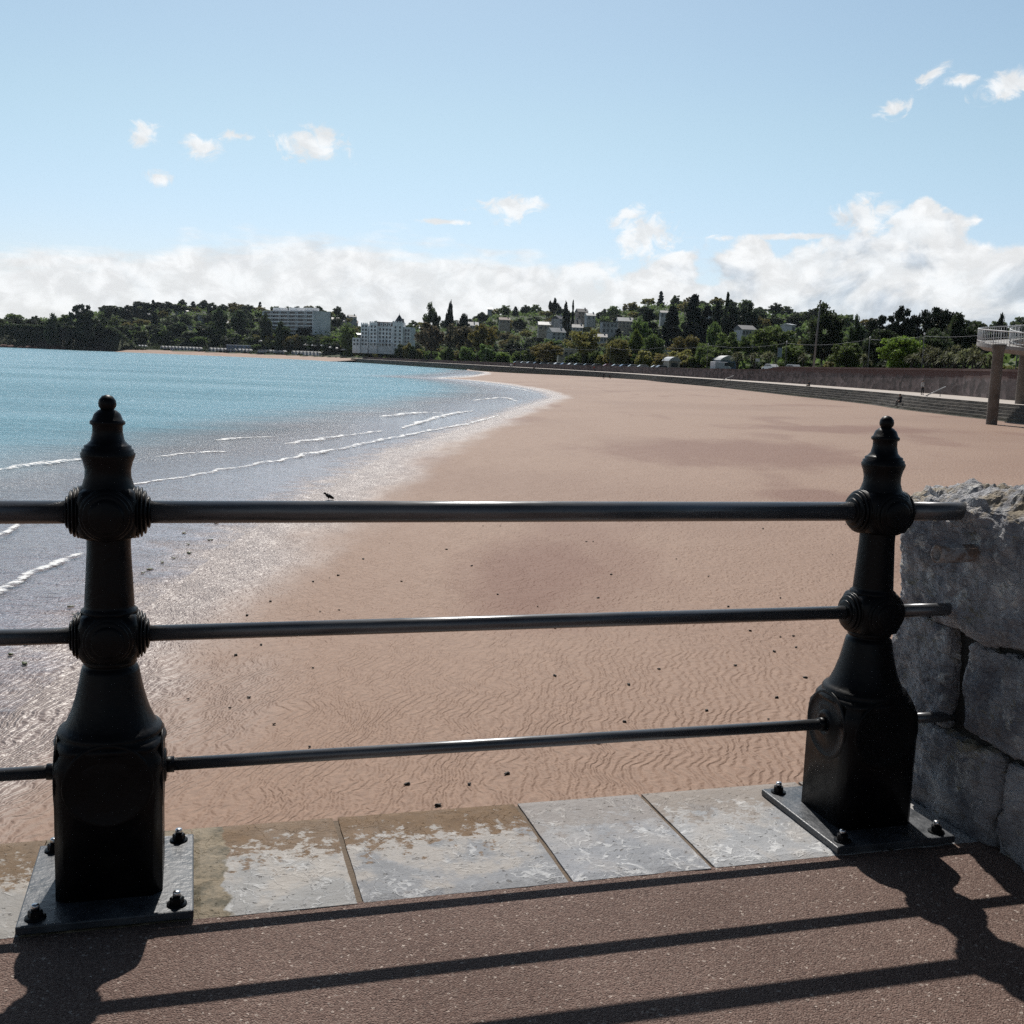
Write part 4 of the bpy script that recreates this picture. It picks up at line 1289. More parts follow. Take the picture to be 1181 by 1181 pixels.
# modern apartment block
x, y = gp(341, 985)
zb = at(370, 386, 985).z
e = empty('apartment_block', (x, y, zb), math.radians(36))
e.rotation_euler.z = -math.radians(36); e.scale = (1.08, 1.08, 0.95)
Lb, Db, nf, fh = 60.0, 19.0, 6, 3.35
Hb = nf * fh
MB().box(-Lb / 2, Lb / 2 - 0.6, -Db / 2 + 1.8, Db / 2, -8, Hb).build('wall', MAT['white'], e)
MB().box(Lb / 2 - 0.6, Lb / 2, -Db / 2 - 0.1, Db / 2 + 0.1, -8, Hb + 0.6).build('gable_wall', MAT['white'], e)
MB().box(-Lb / 2, Lb / 2 - 0.61, -Db / 2 + 1.0, Db / 2, Hb + 0.003, Hb + 0.4).build('roof', MAT['white'], e)
for f in range(nf):
    z0 = f * fh
    bl = MB().box(-Lb / 2, Lb / 2 - 0.61, -Db / 2, -Db / 2 + 1.79, z0 - 0.12, z0 + 0.12)
    bl.box(-Lb / 2, Lb / 2 - 0.61, -Db / 2, -Db / 2 + 0.12, z0 + 0.125, z0 + 1.0)
    b_ = bl.build('balcony', MAT['white'], e)
    for k in range(6):
        cx = -Lb / 2 + Lb * (k + .5) / 6
        MB().box(cx - 4.4, cx + 4.3, -Db / 2 + 1.70, -Db / 2 + 1.9, z0 + 0.2, z0 + fh - 0.35).build('window', MAT['glass'], e)
for k in range(7):
    cx = -Lb / 2 + (Lb - 1.2) * k / 6
    MB().box(cx, cx + 0.3, -Db / 2 + 0.13, -Db / 2 + 1.69, 0.13, Hb - 0.01).build('party_wall', MAT['white'], e)
for cx, w_ in [(-20, 9), (0, 11), (17, 9)]:
    MB().box(cx - w_ / 2, cx + w_ / 2, -3, 5, Hb + 0.403, Hb + 3.6).build('roof_house', MAT['white'], e)
tag(e, 'white modern apartment block with long balcony bands and blank end wall', 'apartment block')

# grand white hotel
x, y = gp(449, 800)
zb = at(447, 401, 800).z
e = empty('grand_hotel', (x, y, zb), -0.12); e.scale = (.94, 1, .76)
HW, HD, HH = 36.0, 16.0, 19.5
mw = MB().box(-HW / 2, HW / 2, -HD / 2, HD / 2, -6, HH).build('wall', MAT['white'], e)
MB().add([(-HW / 2 + 6, -HD / 2 + .2, HH + .01), (HW / 2 - 7, -HD / 2 + .2, HH + .01), (HW / 2 - 7, HD / 2 - .2, HH + .01), (-HW / 2 + 6, HD / 2 - .2, HH + .01), (-HW / 2 + 7, -HD / 2 + 3, HH + 4.2), (HW / 2 - 8, -HD / 2 + 3, HH + 4.2), (HW / 2 - 8, HD / 2 - 3, HH + 4.2), (-HW / 2 + 7, HD / 2 - 3, HH + 4.2)],
         [(3, 2, 1, 0), (4, 5, 6, 7), (0, 1, 5, 4), (1, 2, 6, 5), (2, 3, 7, 6), (3, 0, 4, 7)]).build('mansard_roof', MAT['slate'], e)


def battlement(mb, x0, x1, y0, y1, z0, n):
    for k in range(n):
        a = x0 + (x1 - x0) * k / n
        mb.box(a, a + (x1 - x0) / n * .55, y0, y1, z0, z0 + 1.2)


for (x0, x1, pr, hh_) in [(-HW / 2 - 2, -HW / 2 + 3.5, 1.5, HH + 1.5), (-HW / 2 + 4.5, -HW / 2 + 10.5, 1.2, HH + 3.0), (4.5, 12.5, 2.0, HH + 4.0)]:
    tw = MB().box(x0, x1, -HD / 2 - pr, -HD / 2 + 6, -6, hh_).build('tower', MAT['white'], e)
    bm_ = MB(); battlement(bm_, x0, x1, -HD / 2 - pr, -HD / 2 - pr + .8, hh_ + 0.003, 4); bm_.build('battlement', MAT['white'], tw)
    for f in range(6):
        for q in (0.28, 0.72):
            cx = x0 + (x1 - x0) * q
            MB().box(cx - .7, cx + .7, -HD / 2 - pr - 0.05, -HD / 2 - pr + .1, 1.5 + f * 3.3, 3.4 + f * 3.3).build('window', MAT['glass'], tw)
sp = MB().lathe([(4.2, 0), (3.6, 1.0), (0.15, 7.5), (0.05, 9.0)], 8, (8.5, -HD / 2 + 2.5, HH + 4.01), smooth=False).build('spire', MAT['slate'], e)
for f in range(5):
    for cx in (-5.5, -3.0, -0.4, 2.2, 14.2, 16.4):
        w_ = MB().box(cx - .65, cx + .65, -HD / 2 - 0.05, -HD / 2 + .1, 1.5 + f * 3.5, 3.6 + f * 3.5).build('window', MAT['glass'], e)
        MB().box(cx - .9, cx + .9, -HD / 2 - 0.5, -HD / 2 - .06, 1.2 + f * 3.5, 1.4 + f * 3.5).build('sill', MAT['white'], w_)
for k, cx in enumerate((-4.5, -1.5, 1.5)):
    dm = MB().box(cx - .9, cx + .9, -HD / 2 - 0.1, -HD / 2 + 2.2, HH + .2, HH + 3.2).build('dormer', MAT['white'], e)
    MB().box(cx - .5, cx + .5, -HD / 2 - 0.16, -HD / 2, HH + .9, HH + 2.6).build('window', MAT['glass'], dm)
lw = MB().box(-HW / 2 - 8, -HW / 2 - 2.01, -HD / 2 - 3, HD / 2, -6, 8.0).build('low_wing', MAT['white'], e)
for f in range(2):
    for cx in (-HW / 2 - 6.5, -HW / 2 - 4):
        MB().box(cx - .7, cx + .7, -HD / 2 - 3.06, -HD / 2 - 2.9, 1.2 + f * 3.4, 3.2 + f * 3.4).build('window', MAT['glass'], lw)
vr = MB().box(-HW / 2 + 3.6, 4.4, -HD / 2 - 3.2, -HD / 2 - .003, 3.6, 4.2)
for k in range(7):
    vr.box(-HW / 2 + 3.8 + k * 3.1, -HW / 2 + 4.1 + k * 3.1, -HD / 2 - 3.1, -HD / 2 - 2.8, -1, 3.597)
vr.build('veranda', MAT['white'], e)
tag(e, 'grand white Victorian hotel with battlemented towers and slate mansard roof', 'hotel')
# pale roofed annexe beside the hotel
house(410, 384, 830, 12, 4, 'low annexe with a bright white roof left of the hotel', 'cream', 'paleroof', 0.3, 8, 'gable', nwin=2, floors=1)


# beach huts
def make_hut():
    e = empty('beach_hut', (0, 0, 0))
    MB().box(-1.15, 1.15, -1.3, 1.3, -0.3, 2.1).build('wall', MAT['white'], e)
    MB().prism([(-1.35, 2.05), (1.35, 2.05), (0, 3.05)], -1.5, 1.5).build('roof', MAT['paleroof'], e)
    MB().box(-0.6, 0.6, -1.36, -1.2, 0, 1.95).build('door', MAT['bluepaint'], e)
    return e


hut0 = make_hut()
HUTS = [160.5, 164, 167.5] + [187.5 + 3.95 * k for k in range(12)] + [243.5 + 4.1 * k for k in range(12)] + [300 + 4.0 * k for k in range(8)] + [339 + 4.1 * k for k in range(8)]
groups = ['three white beach huts at the left end of the far beach'] + ['']
for k, px_ in enumerate(HUTS):
    o = hut0 if k == 0 else copy_tree(hut0)
    D_ = D_for_s(px_, 20.5)
    x, y = gp(px_, D_)
    i_ = min(range(NP), key=lambda i: (PROM[i] - Vector((x, y))).length)
    nr = inland(i_)
    o.location = (x, y, 0.25)
    o.rotation_euler = (0, 0, math.atan2(nr.y, nr.x) - PI / 2)
    o.scale = (1.15, 1.15, 1.15)
    if px_ < 170: lab, gr = 'white beach hut in the short row of three at the left end', 'beach huts in the short left row'
    elif px_ < 236: lab, gr = 'white gabled beach hut in the long row left of the beach cafe', 'beach huts in the long left row'
    elif px_ < 295: lab, gr = 'white gabled beach hut in the row below the beach cafe', 'beach huts below the beach cafe'
    elif px_ < 335: lab, gr = 'white gabled beach hut in the row below the apartment block', 'beach huts below the apartment block'
    else: lab, gr = 'white gabled beach hut in the rightmost row near the sea wall', 'beach huts in the rightmost row'
    tag(o, lab, 'beach hut', gr)
# beach cafe
x, y = gp(277, D_for_s(277, 27)); e = empty('beach_cafe', (x, y, 3.2), 0.1)
MB().box(-11, 11, -3, 3, -3, 3.2).build('wall', MAT['bluepaint'], e)
MB().box(-11.4, 11.4, -3.6, 3.4, 3.203, 3.7).build('roof', MAT['white'], e)
for k in range(6):
    MB().box(-9.8 + k * 3.6, -8 + k * 3.6, -3.06, -2.9, .8, 2.6).build('window', MAT['glass'], e)
MB().box(-11.2, 11.2, -4.6, -3.003, -0.3, 0.0).build('terrace', MAT['white'], e)
tag(e, 'blue and white beach cafe raised above the hut rows', 'cafe')


# ------------------------------------------------------------------ cars
def make_car():
    e = empty('parked_car', (0, 0, 0))
    body = MB().prism([(-2.1, .35), (2.05, .35), (2.1, .75), (1.2, .93), (0.55, 1.45), (-1.25, 1.47), (-1.95, 1.0), (-2.12, .9)], -.85, .85)
    body.build('body', MAT['car'], e, bevel=0.08)
    gl_ = MB().prism([(1.05, .96), (0.52, 1.38), (-1.2, 1.40), (-1.75, 1.02)], -.862, .862)
    gl_.build('window', MAT['glass'], e)
    for sx in (-1.3, 1.3):
        for sy in (-.8, .8):
            MB().lathe([(.12, -.1), (.31, -.1), (.31, .1), (.12, .1)], 14, (sx, sy, .31), (0, 1, 0)).build('wheel', MAT['tyre'], e)
    return e


car0 = make_car()
CC = {'white': (.7, .7, .7, 1), 'silver': (.38, .4, .42, 1), 'black': (.02, .02, .022, 1), 'red': (.3, .03, .03, 1), 'blue': (.05, .1, .24, 1), 'grey': (.12, .12, .13, 1)}
CARS = [(598, 'grey'), (606, 'white'), (613, 'silver'), (621, 'black'), (629, 'white'), (637, 'silver'), (645, 'white'), (653, 'blue'), (661, 'white'), (669, 'silver'), (680, 'black'), (690, 'grey'), (703, 'red'), (713, 'silver'), (722, 'blue'), (732, 'silver'), (743, 'white'), (759, 'white'), (765, 'grey')]
first = True


def put_car(px, D, z, rz, colr, label, group=None):
    global first
    o = car0 if first else copy_tree(car0)
    first = False
    x, y = gp(px, D)
    o.location = (x, y, z); o.rotation_euler = (0, 0, rz)
    for ch in children(o): ch.color = CC[colr]
    tag(o, label, 'car', group)


for k, (px_, c_) in enumerate(CARS):
    D_ = D_for_s(px_, 11.6 + (k % 3) * 1.2)
    i_ = min(range(NP), key=lambda i: abs(PROM[i].y - D_ + 10))
    t_ = inland(i_)
    x, y = gp(px_, D_)
    put_car(px_, D_, roadz(i_) + 0.02, math.atan2(t_.y, t_.x) + random.uniform(-.15, .15), c_, c_ + ' car parked nose-in along the seafront wall', c_ + ' cars parked along the seafront wall')
put_car(888, D_for_s(888, 12.5), 1.62, 1.9, 'white', 'white car half hidden behind the high retaining wall, left of the mast')
put_car(913, D_for_s(913, 12.5), 1.62, 1.9, 'silver', 'pale silver car roof showing over the wall just left of the mast')
for k, (px_, py_, c_) in enumerate([(353, 397.5, 'white'), (362, 398.3, 'white'), (372, 398.5, 'silver'), (381, 400.5, 'white'), (388, 401.5, 'white'), (300, 393, 'white'), (396, 403, 'silver')]):
    D_ = D_for_s(px_, 17)
    put_car(px_, D_, at(px_, py_ + 1.3, D_).z, 0.3 + k * .4, c_, c_ + ' car on the sloping road below the apartment block', c_ + ' cars below the apartment block')
# van
x, y = gp(831, D_for_s(831, 12)); v = empty('parked_van', (x, y, 1.2), 0.5)
MB().prism([(-2.4, .4), (2.3, .4), (2.4, 1.0), (1.7, 1.2), (1.2, 2.1), (-2.4, 2.15)], -.95, .95).build('body', MAT['white'], v, bevel=.1)
MB().prism([(1.6, 1.22), (1.18, 2.0), (0.4, 2.0), (0.4, 1.22)], -.962, .962).build('window', MAT['glass'], v)
for sx in (-1.5, 1.5):
    for sy in (-.88, .88):
        MB().lathe([(.12, -.1), (.34, -.1), (.34, .1), (.12, .1)], 14, (sx, sy, .34), (0, 1, 0)).build('wheel', MAT['tyre'], v)
tag(v, 'white van parked in front of the curved roof kiosk', 'van')

# ------------------------------------------------------------------ masts, lights, banners, handrails


def shore_pt(px, s):
    D_ = D_for_s(px, s)
    x, y = gp(px, D_)
    return Vector((x, y, float(land_z(x, y)[0]))), D_


# leaning mast
D_ = 172
b_, t_ = at(939, 414.5, D_), at(946.5, 347.5, D_)
e = empty('tall_mast', b_)
dv = t_ - b_
MB().tube([(0, 0, -1.2), dv * 0.5, dv], [.17, .13, .08], 10).build('shaft', MAT['pole'], e)
MB().lathe([(.05, 0), (.16, .05), (.16, .15), (.05, .22)], 10, dv).build('cap', MAT['pole'], e)
tag(e, 'tall leaning grey mast rising behind the retaining wall', 'mast')
# festoon light posts and cable
LP = [(1170, 7.4), (1062, 7.4), (1000, 7.4), (905, 7.4), (815, 7.2), (765, 7.0), (703, 6.9), (655, 6.8), (600, 6.7), (560, 6.6)]
heads = []
for k, (px_, h_) in enumerate(LP):
    q, D_ = shore_pt(px_, 11.0)
    top = Vector((q.x, q.y, 7.2))
    e = empty('light_post', q)
    MB().tube([(0, 0, -.3), (0, 0, 7.3 - q.z)], [.08, .05], 8).build('shaft', MAT['pole'], e)
    MB().lathe([(.02, 0), (.12, .08), (.14, .25), (.04, .34)], 10, (0, 0, 7.3 - q.z)).build('lamp', MAT['white'], e)
    tag(e, 'slim grey post carrying the string of lights behind the wall', 'lamp post', 'posts of the seafront light string')
    heads.append(top)
e = empty('festoon_lights', heads[0])
cab, blb = MB(), MB()
for a, b in zip(heads[:-1], heads[1:]):
    L_ = (b - a).length
    n = max(6, int(L_ / 2.2))
    ps = [a.lerp(b, k / n) - Vector((0, 0, 4 * 0.028 * L_ * .5 * (k / n) * (1 - k / n))) - heads[0] for k in range(n + 1)]
    cab.tube(ps, 0.022, 5)
    for p in ps[1:-1:1]:
        blb.lathe([(.02, -.13), (.05, -.08), (.03, 0)], 6, p)
cab.build('cable', MAT['pole'], e)
tag(blb.build('bulb', MAT['pole'], e), kind='stuff')
tag(e, 'string of small lights sagging between posts along the seafront', 'string of lights')
for px_, y0, y1, lab in [(898, 401, 412, 'pale blue banner on a pole left of the tall mast'), (974, 403, 413.5, 'pale blue banner on a pole right of the tall mast'), (620, 406, 412, 'small banner behind the left end of the parked cars'), (873, 413.5, 417, 'small white sign board on a post above the wall')]:
    D_ = D_for_s(px_, 13)
    a, b = at(px_, y1, D_), at(px_, y0, D_)
    q = ground(px_, D_)
    e = empty('banner', q)
    w_ = 0.42
    MB().tube([(-w_ - .05, 0, -.2), (-w_ - .05, 0, b.z - q.z + .1)], .05, 8).build('pole', MAT['pole'], e)
    MB().box(-w_, w_, -.03, .03, a.z - q.z, b.z - q.z).build('cloth', MAT['banner'] if 'blue' in lab else MAT['white'], e)
    tag(e, lab, 'banner')
# white handrails down the steps
for (xa, ya, xb, yb, D_, lab) in [(832, 439, 846, 433.2, 214, 'white handrail sloping down the steps near the kiosk'), (1068, 456.5, 1090.5, 446, 119, 'white handrail sloping across the steps near the standing person')]:
    a, b = at(xa, ya, D_), at(xb, yb, D_ + 2)
    e = empty('handrail', a)
    MB().tube([(0, 0, 0), b - a], .06, 8).build('rail', MAT['paleroof'], e)
    for f in (0.06, 0.75):
        p = (b - a) * f
        MB().tube([p - Vector((0, 0, max(.4, min(1.1, p.z + .5)))), p], .04, 8).build('post', MAT['pole'], e)
    tag(e, lab, 'handrail')

# ------------------------------------------------------------------ footbridge ramp on two piers
CEN = Vector(gp(1192, 94))
RO, RI = 4.55, 2.05


def ramp_pt(t, r, dz):                     # t: 0 at the high back arm, 1 at the low front arm
    a = math.radians(80 + 205 * t)
    zd = 5.25 - 1.45 * t
    return (CEN.x + math.cos(a) * r, CEN.y + math.sin(a) * r * 1.25, zd + dz)


def ring_strip(prof, n=40):
    vs, fs = [], []
    m = len(prof)
    for i in range(n + 1):
        for r, dz in prof: vs.append(ramp_pt(i / n, r, dz))
    for i in range(n):
        for j in range(m):
            j2 = (j + 1) % m
            fs.append((i * m + j, i * m + j2, (i + 1) * m + j2, (i + 1) * m + j))
    fs.append(tuple(range(m))); fs.append(tuple(range(n * m, n * m + m)))
    return MB().add(vs, fs, 0, False)


e = empty('footbridge_ramp', (CEN.x, CEN.y, 0))
sh = Vector((CEN.x, CEN.y, 0))


def rel(mb):
    mb.v = [tuple(Vector(v) - sh) for v in mb.v]
    return mb


rel(ring_strip([(RO, 0), (RO, -.28), (RO - .5, -.62), (RI + .4, -.62), (RI, -.28), (RI, 0)])).build('deck', MAT['deck'], e)
for r in (RO - .04, RI + .04):
    pr = rel(MB().tube([ramp_pt(i / 40, r, 1.15) for i in range(41)], .05, 8)).build('handrail', MAT['parapet'], e)
    lo = MB()
    lo.tube([ramp_pt(i / 40, r, .18) for i in range(41)], .035, 6)
    rel(lo).build('bottom_rail', MAT['parapet'], e)
    nb_ = 64 if r > 3 else 36
    bl = MB()
    for i in range(nb_ + 1):
        t = i / nb_
        bl.tube([ramp_pt(t, r, 0), ramp_pt(t, r, 1.12)], .018 if i % 6 else .04, 5)
    rel(bl).build('baluster_panel', MAT['parapet'], e)
for px_, py_, D_, r_ in [(1143.5, 488, 87, .42), (1175.5, 483, 98.5, .5)]:
    p = at(px_, py_, D_)
    zt = 4.3 if D_ < 90 else 4.6
    rel(MB().lathe([(r_ * 1.04, -.8), (r_, 0), (r_ * .98, zt - p.z - .62), (r_ * 1.35, zt - p.z - .15), (r_ * 1.35, zt - p.z)], 20, p)).build('pier', MAT['concrete'], e)
# straight arm of the bridge leading back inland
a0 = Vector(ramp_pt(0, (RO + RI) / 2, -.3)); a1 = a0 + Vector((30, 6, .6))
mb = MB()
dd = (a1 - a0).normalized(); sdv = Vector((-dd.y, dd.x, 0)) * 1.25
mb.add([a0 - sdv, a0 + sdv, a1 + sdv, a1 - sdv, a0 - sdv + Vector((0, 0, .28)), a0 + sdv + Vector((0, 0, .28)), a1 + sdv + Vector((0, 0, .28)), a1 - sdv + Vector((0, 0, .28))],
       [(3, 2, 1, 0), (4, 5, 6, 7), (0, 1, 5, 4), (1, 2, 6, 5), (2, 3, 7, 6), (3, 0, 4, 7)])
rel(mb).build('bridge_arm', MAT['deck'], e)
for sg in (-1, 1):
    bl = MB().tube([a0 + sdv * sg + Vector((0, 0, 1.45)), a1 + sdv * sg + Vector((0, 0, 1.45))], .05, 8)
    for i in range(1, 60):
        p = a0.lerp(a1, i / 60) + sdv * sg
        bl.tube([p + Vector((0, 0, .28)), p + Vector((0, 0, 1.44))], .018, 5)
    rel(bl).build('arm_railing', MAT['parapet'], e)
tag(e, 'curved pale footbridge ramp with railings standing on two concrete piers', 'footbridge')

# ------------------------------------------------------------------ people


def person(loc, rz, label, shirt, legs, pose='stand', h=1.72, group=None):
    J = {}
    if pose == 'stand':
        J = dict(pel=(0, 0, .53), ch=(0, .01, .73), nk=(0, .01, .84), hd=(0, -.015, .93), top=(0, -.01, .985),
                 sl=(-.105, 0, .80), el=(-.14, .02, .63), hl=(-.135, -.04, .48), sr=(.105, 0, .80), er=(.15, .02, .64), hr=(.13, -.06, .50),
                 tl=(-.055, 0, .50), kl=(-.06, -.01, .27), al=(-.06, .02, .045), fl=(-.07, -.08, .015), tr=(.055, 0, .50), kr=(.075, -.06, .28), ar=(.08, .0, .05), fr=(.09, -.10, .015))
    elif pose == 'walk':
        J = dict(pel=(0, 0, .52), ch=(0, -.015, .73), nk=(0, -.02, .84), hd=(0, -.05, .93), top=(0, -.045, .985),
                 sl=(-.105, -.01, .80), el=(-.14, .06, .64), hl=(-.13, .04, .50), sr=(.105, -.01, .80), er=(.14, -.07, .65), hr=(.12, -.15, .54),
                 tl=(-.055, 0, .50), kl=(-.06, -.08, .28), al=(-.06, -.14, .05), fl=(-.06, -.23, .02), tr=(.055, 0, .50), kr=(.06, .02, .27), ar=(.06, .14, .07), fr=(.065, .06, .015))
    else:  # sit, on an edge
        J = dict(pel=(0, 0, .06), ch=(0, -.03, .26), nk=(0, -.045, .37), hd=(0, -.085, .45), top=(0, -.08, .51),
                 sl=(-.105, -.02, .33), el=(-.14, -.08, .18), hl=(-.09, -.20, .13), sr=(.105, -.02, .33), er=(.14, -.08, .18), hr=(.09, -.21, .13),
                 tl=(-.055, -.02, .05), kl=(-.07, -.24, .10), al=(-.06, -.26, -.14), fl=(-.06, -.34, -.17), tr=(.055, -.02, .05), kr=(.07, -.24, .10), ar=(.06, -.28, -.14), fr=(.06, -.36, -.17))
    rad = dict(pel=.085, ch=.095, nk=.036, hd=.062, top=.035, sl=.045, el=.03, hl=.022, sr=.045, er=.03, hr=.022, tl=.058, kl=.04, al=.026, fl=.02, tr=.058, kr=.04, ar=.026, fr=.02)
    ks = list(J)
    ed = [('pel', 'ch'), ('ch', 'nk'), ('nk', 'hd'), ('hd', 'top'), ('ch', 'sl'), ('sl', 'el'), ('el', 'hl'), ('ch', 'sr'), ('sr', 'er'), ('er', 'hr'), ('pel', 'tl'), ('tl', 'kl'), ('kl', 'al'), ('al', 'fl'), ('pel', 'tr'), ('tr', 'kr'), ('kr', 'ar'), ('ar', 'fr')]
    e = empty('person', loc, rz)
    me = bpy.data.meshes.new('body')
    me.from_pydata([Vector(J[k]) * h for k in ks], [(ks.index(a), ks.index(b)) for a, b in ed], [])
    o = bpy.data.objects.new('body', me); COL.objects.link(o); o.parent = e
    sk = o.modifiers.new('skin', 'SKIN'); sk.use_smooth_shade = True
    for i, k in enumerate(ks):
        me.skin_vertices[0].data[i].radius = (rad[k] * h, rad[k] * h * (.72 if k in ('ch', 'pel') else 1))
    me.skin_vertices[0].data[0].use_root = True
    o.modifiers.new('sub', 'SUBSURF').levels = 1
    dg = bpy.context.evaluated_depsgraph_get()
    m2 = bpy.data.meshes.new_from_object(o.evaluated_get(dg))
    o.modifiers.clear()
    o.data = m2
    m2.name = 'body'
    m2.materials.clear()
    for m in ('skin', shirt, legs): m2.materials.append(MAT[m])
    zn, zp = J['nk'][2] * h, J['pel'][2] * h + .03 * h
    hands = [Vector(J['hl']) * h, Vector(J['hr']) * h]
    for p in m2.polygons:
        c = p.center
        if c.z > zn or min((c - q).length for q in hands) < .045 * h: p.material_index = 0
        elif pose == 'sit': p.material_index = 1 if c.y > -.05 * h and c.z > .07 * h or c.z > .2 * h else 2
        else: p.material_index = 1 if c.z > zp or abs(c.x) > .115 * h else 2
        p.use_smooth = True
    hc = Vector(J['hd']) * h
    hb = rock_mesh('hair', (.066 * h, .070 * h, .062 * h), 1, MAT['hair'], 2, .05)
    ho = bpy.data.objects.new('hair', hb); COL.objects.link(ho); ho.parent = e; ho.location = hc + Vector((0, .018 * h, .022 * h))
    return tag(e, label, 'person', group)


def prom_pt(px, s, dz=0.0):
    D_ = D_for_s(px, s)
    x, y = gp(px, D_)
    return Vector((x, y, PZ + .008 + dz))


person(prom_pt(1065, 2.2), 0.6, 'person in pale top and dark trousers standing on the promenade', 'palecloth', 'dark')
q = prom_pt(934.5, 0.2); person(q, -1.2, 'person in dark clothes sitting on the promenade edge', 'dark', 'dark', 'sit')
q = prom_pt(1041, -1.6, -.85); person(q, -1.2, 'person in dark clothes sitting low on the steps', 'dark', 'dark', 'sit', 1.9)
person(prom_pt(681.5, 3), 0.4, 'walker in dark clothes, left of a pair on the promenade', 'dark', 'jeans', 'walk')
person(prom_pt(685.5, 3), 0.5, 'walker with red top, right of a pair on the promenade', 'redcloth', 'dark', 'walk')
person(prom_pt(617, 0.2), -1.0, 'small dark figure sitting on the distant promenade edge', 'dark', 'dark', 'sit', 2.2)
person(prom_pt(586, 2), .5, 'walker in dark clothes beside the white pushchair', 'dark', 'dark', 'walk')
person(prom_pt(593.5, 2.5), .5, 'distant person in red top behind the white pushchair', 'redcloth', 'dark', 'stand')
for px_, py_, lab, ps, sh_ in [(696, 436, 'person in dark clothes standing on the sand below the sea wall', 'stand', 'dark'), (702.5, 436.3, 'person crouching on the sand beside a standing one', 'sit', 'dark')]:
    D_ = 290.0
    p = at(px_, py_, D_)
    p.z = float(sand_z(np.array([p.x]), np.array([p.y]))[0]) + (.3 if ps == 'sit' else 0)
    person(p, .6, lab, sh_, 'dark', ps)
# pushchair
q = prom_pt(590, 2.2)
e = empty('pushchair', q, 0.4)
MB().prism([(-.45, .45), (.35, .45), (.5, 1.05), (-.1, 1.1), (-.5, .8)], -.28, .28).build('seat', MAT['palecloth'], e, bevel=.04)
MB().tube([(-.45, 0, .25), (.3, 0, .5), (.75, 0, 1.1)], .025, 6).build('frame', MAT['pole'], e)
for sx in (-.45, .4):
    for sy in (-.28, .28):
        MB().lathe([(.05, -.03), (.17, -.03), (.17, .03), (.05, .03)], 12, (sx, sy, .17), (0, 1, 0)).build('wheel', MAT['tyre'], e)
tag(e, 'pale pushchair on the distant promenade', 'pushchair')

# crow on the sand
D_ = 34.0
p = at(379, 582, D_); p.z = float(sand_z(np.array([p.x]), np.array([p.y]))[0])
e = empty('crow', p, 0.5); e.scale = (.75, .75, .75)
cb = MB().lathe([(.004, -.26), (.03, -.22), (.045, -.12), (.085, 0), (.075, .09), (.04, .15)], 12, (0, 0, .17), (-.85, 0, .5))
cb.lathe([(.01, -.045), (.045, -.02), (.05, .015), (.03, .05), (.004, .065)], 12, (-.16, 0, .285), (-.9, 0, .2))
cb.lathe([(.016, 0), (.010, .04), (.002, .07)], 8, (-.205, 0, .285), (-1, 0, -.1))
for sy in (-.03, .03):
    cb.tube([(0, sy, .12), (-.01, sy, .05), (0, sy, 0), (-.05, sy, 0.004)], [.012, .007, .006, .004], 6)
cb.build('body', MAT['dark'], e)
for sy in (-.062, .062):
    MB().lathe([(.003, -.24), (.03, -.16), (.055, -.02), (.04, .08), (.005, .12)], 10, (.02, sy, .18), (-.88, 0, .42)).build('wing', MAT['iron'], e)
tag(e, 'dark crow standing on the wet sand at the edge of the shallows', 'bird')

# scraps of weed and pebbles on the sand
sc_m = [rock_mesh('weed_scrap', (.055, .04, .018), k + 3, MAT['weed'], 2, .8, 1.8) for k in range(4)]
sg_m = [rock_mesh('weed_scrap', (.12, .08, .02), k + 9, MAT['weedgreen'], 2, .9, 2.2) for k in range(2)]
SCR = [(316, 836), (357, 862), (287, 805), (265, 817), (217, 807), (272, 756), (301, 744), (285, 710), (361, 771), (312, 694), (369, 706), (391, 704), (390, 664), (380, 667), (361, 671), (420, 600), (557, 607), (449, 627), (419, 645), (515, 634), (463, 671), (577, 607), (676, 625), (684, 625), (544, 653), (503, 590), (541, 905), (585, 893), (690, 858), (720, 833), (760, 772), (725, 790), (640, 780), (915, 734), (918, 747), (900, 735), (893, 752), (896, 805), (886, 830), (929, 782), (865, 728), (840, 700), (817, 665), (780, 645), (900, 690), (640, 725), (600, 720), (620, 700), (574, 686), (690, 690), (705, 663), (470, 905), (505, 930), (815, 820), (848, 768), (960, 640), (975, 605), (930, 590), (880, 610)]
for k, (px_, py_) in enumerate(SCR):
    p = onz(px_, py_, -2.75)
    zt = float(sand_z(np.array([p.x]), np.array([p.y]))[0])
    p = onz(px_, py_, zt)
    o = bpy.data.objects.new('weed_scrap', sc_m[k % 4]); COL.objects.link(o)
    s_ = random.uniform(.28, .62)
    o.location = (p.x, p.y, zt + .012); o.scale = (s_, s_, 1.4 * s_); o.rotation_euler = (0, 0, random.uniform(0, 6))
    tag(o, 'small dark scrap of weed lying on the rippled sand', 'seaweed', 'dark weed scraps on the dry sand')
for k, (px_, py_) in enumerate([(218, 638), (242, 623), (200, 644), (187, 649), (172, 657), (165, 661), (217, 628), (82, 700), (85, 709), (12, 755), (28, 766), (212, 615), (250, 604), (30, 742)]):
    p = onz(px_, py_, SEAZ)
    o = bpy.data.objects.new('weed_scrap', sg_m[k % 2]); COL.objects.link(o)
    s_ = random.uniform(.28, .62)
    o.location = (p.x, p.y, SEAZ + .012); o.scale = (s_, s_, 1.3 * s_); o.rotation_euler = (0, 0, random.uniform(0, 6))
    tag(o, 'greenish clump of seaweed in the shallow wash by the left post', 'seaweed', 'green seaweed clumps in the shallows')

# ------------------------------------------------------------------ near: pavement, coping, railing
def P0(px, py, z=0.0): return onz(px, py, z)


Lp, Rp = P0(130, 1012), P0(985, 937)
UV = (Rp - Lp).normalized()
FA = math.atan2(UV.y, UV.x)
SPAN = (Rp - Lp).length


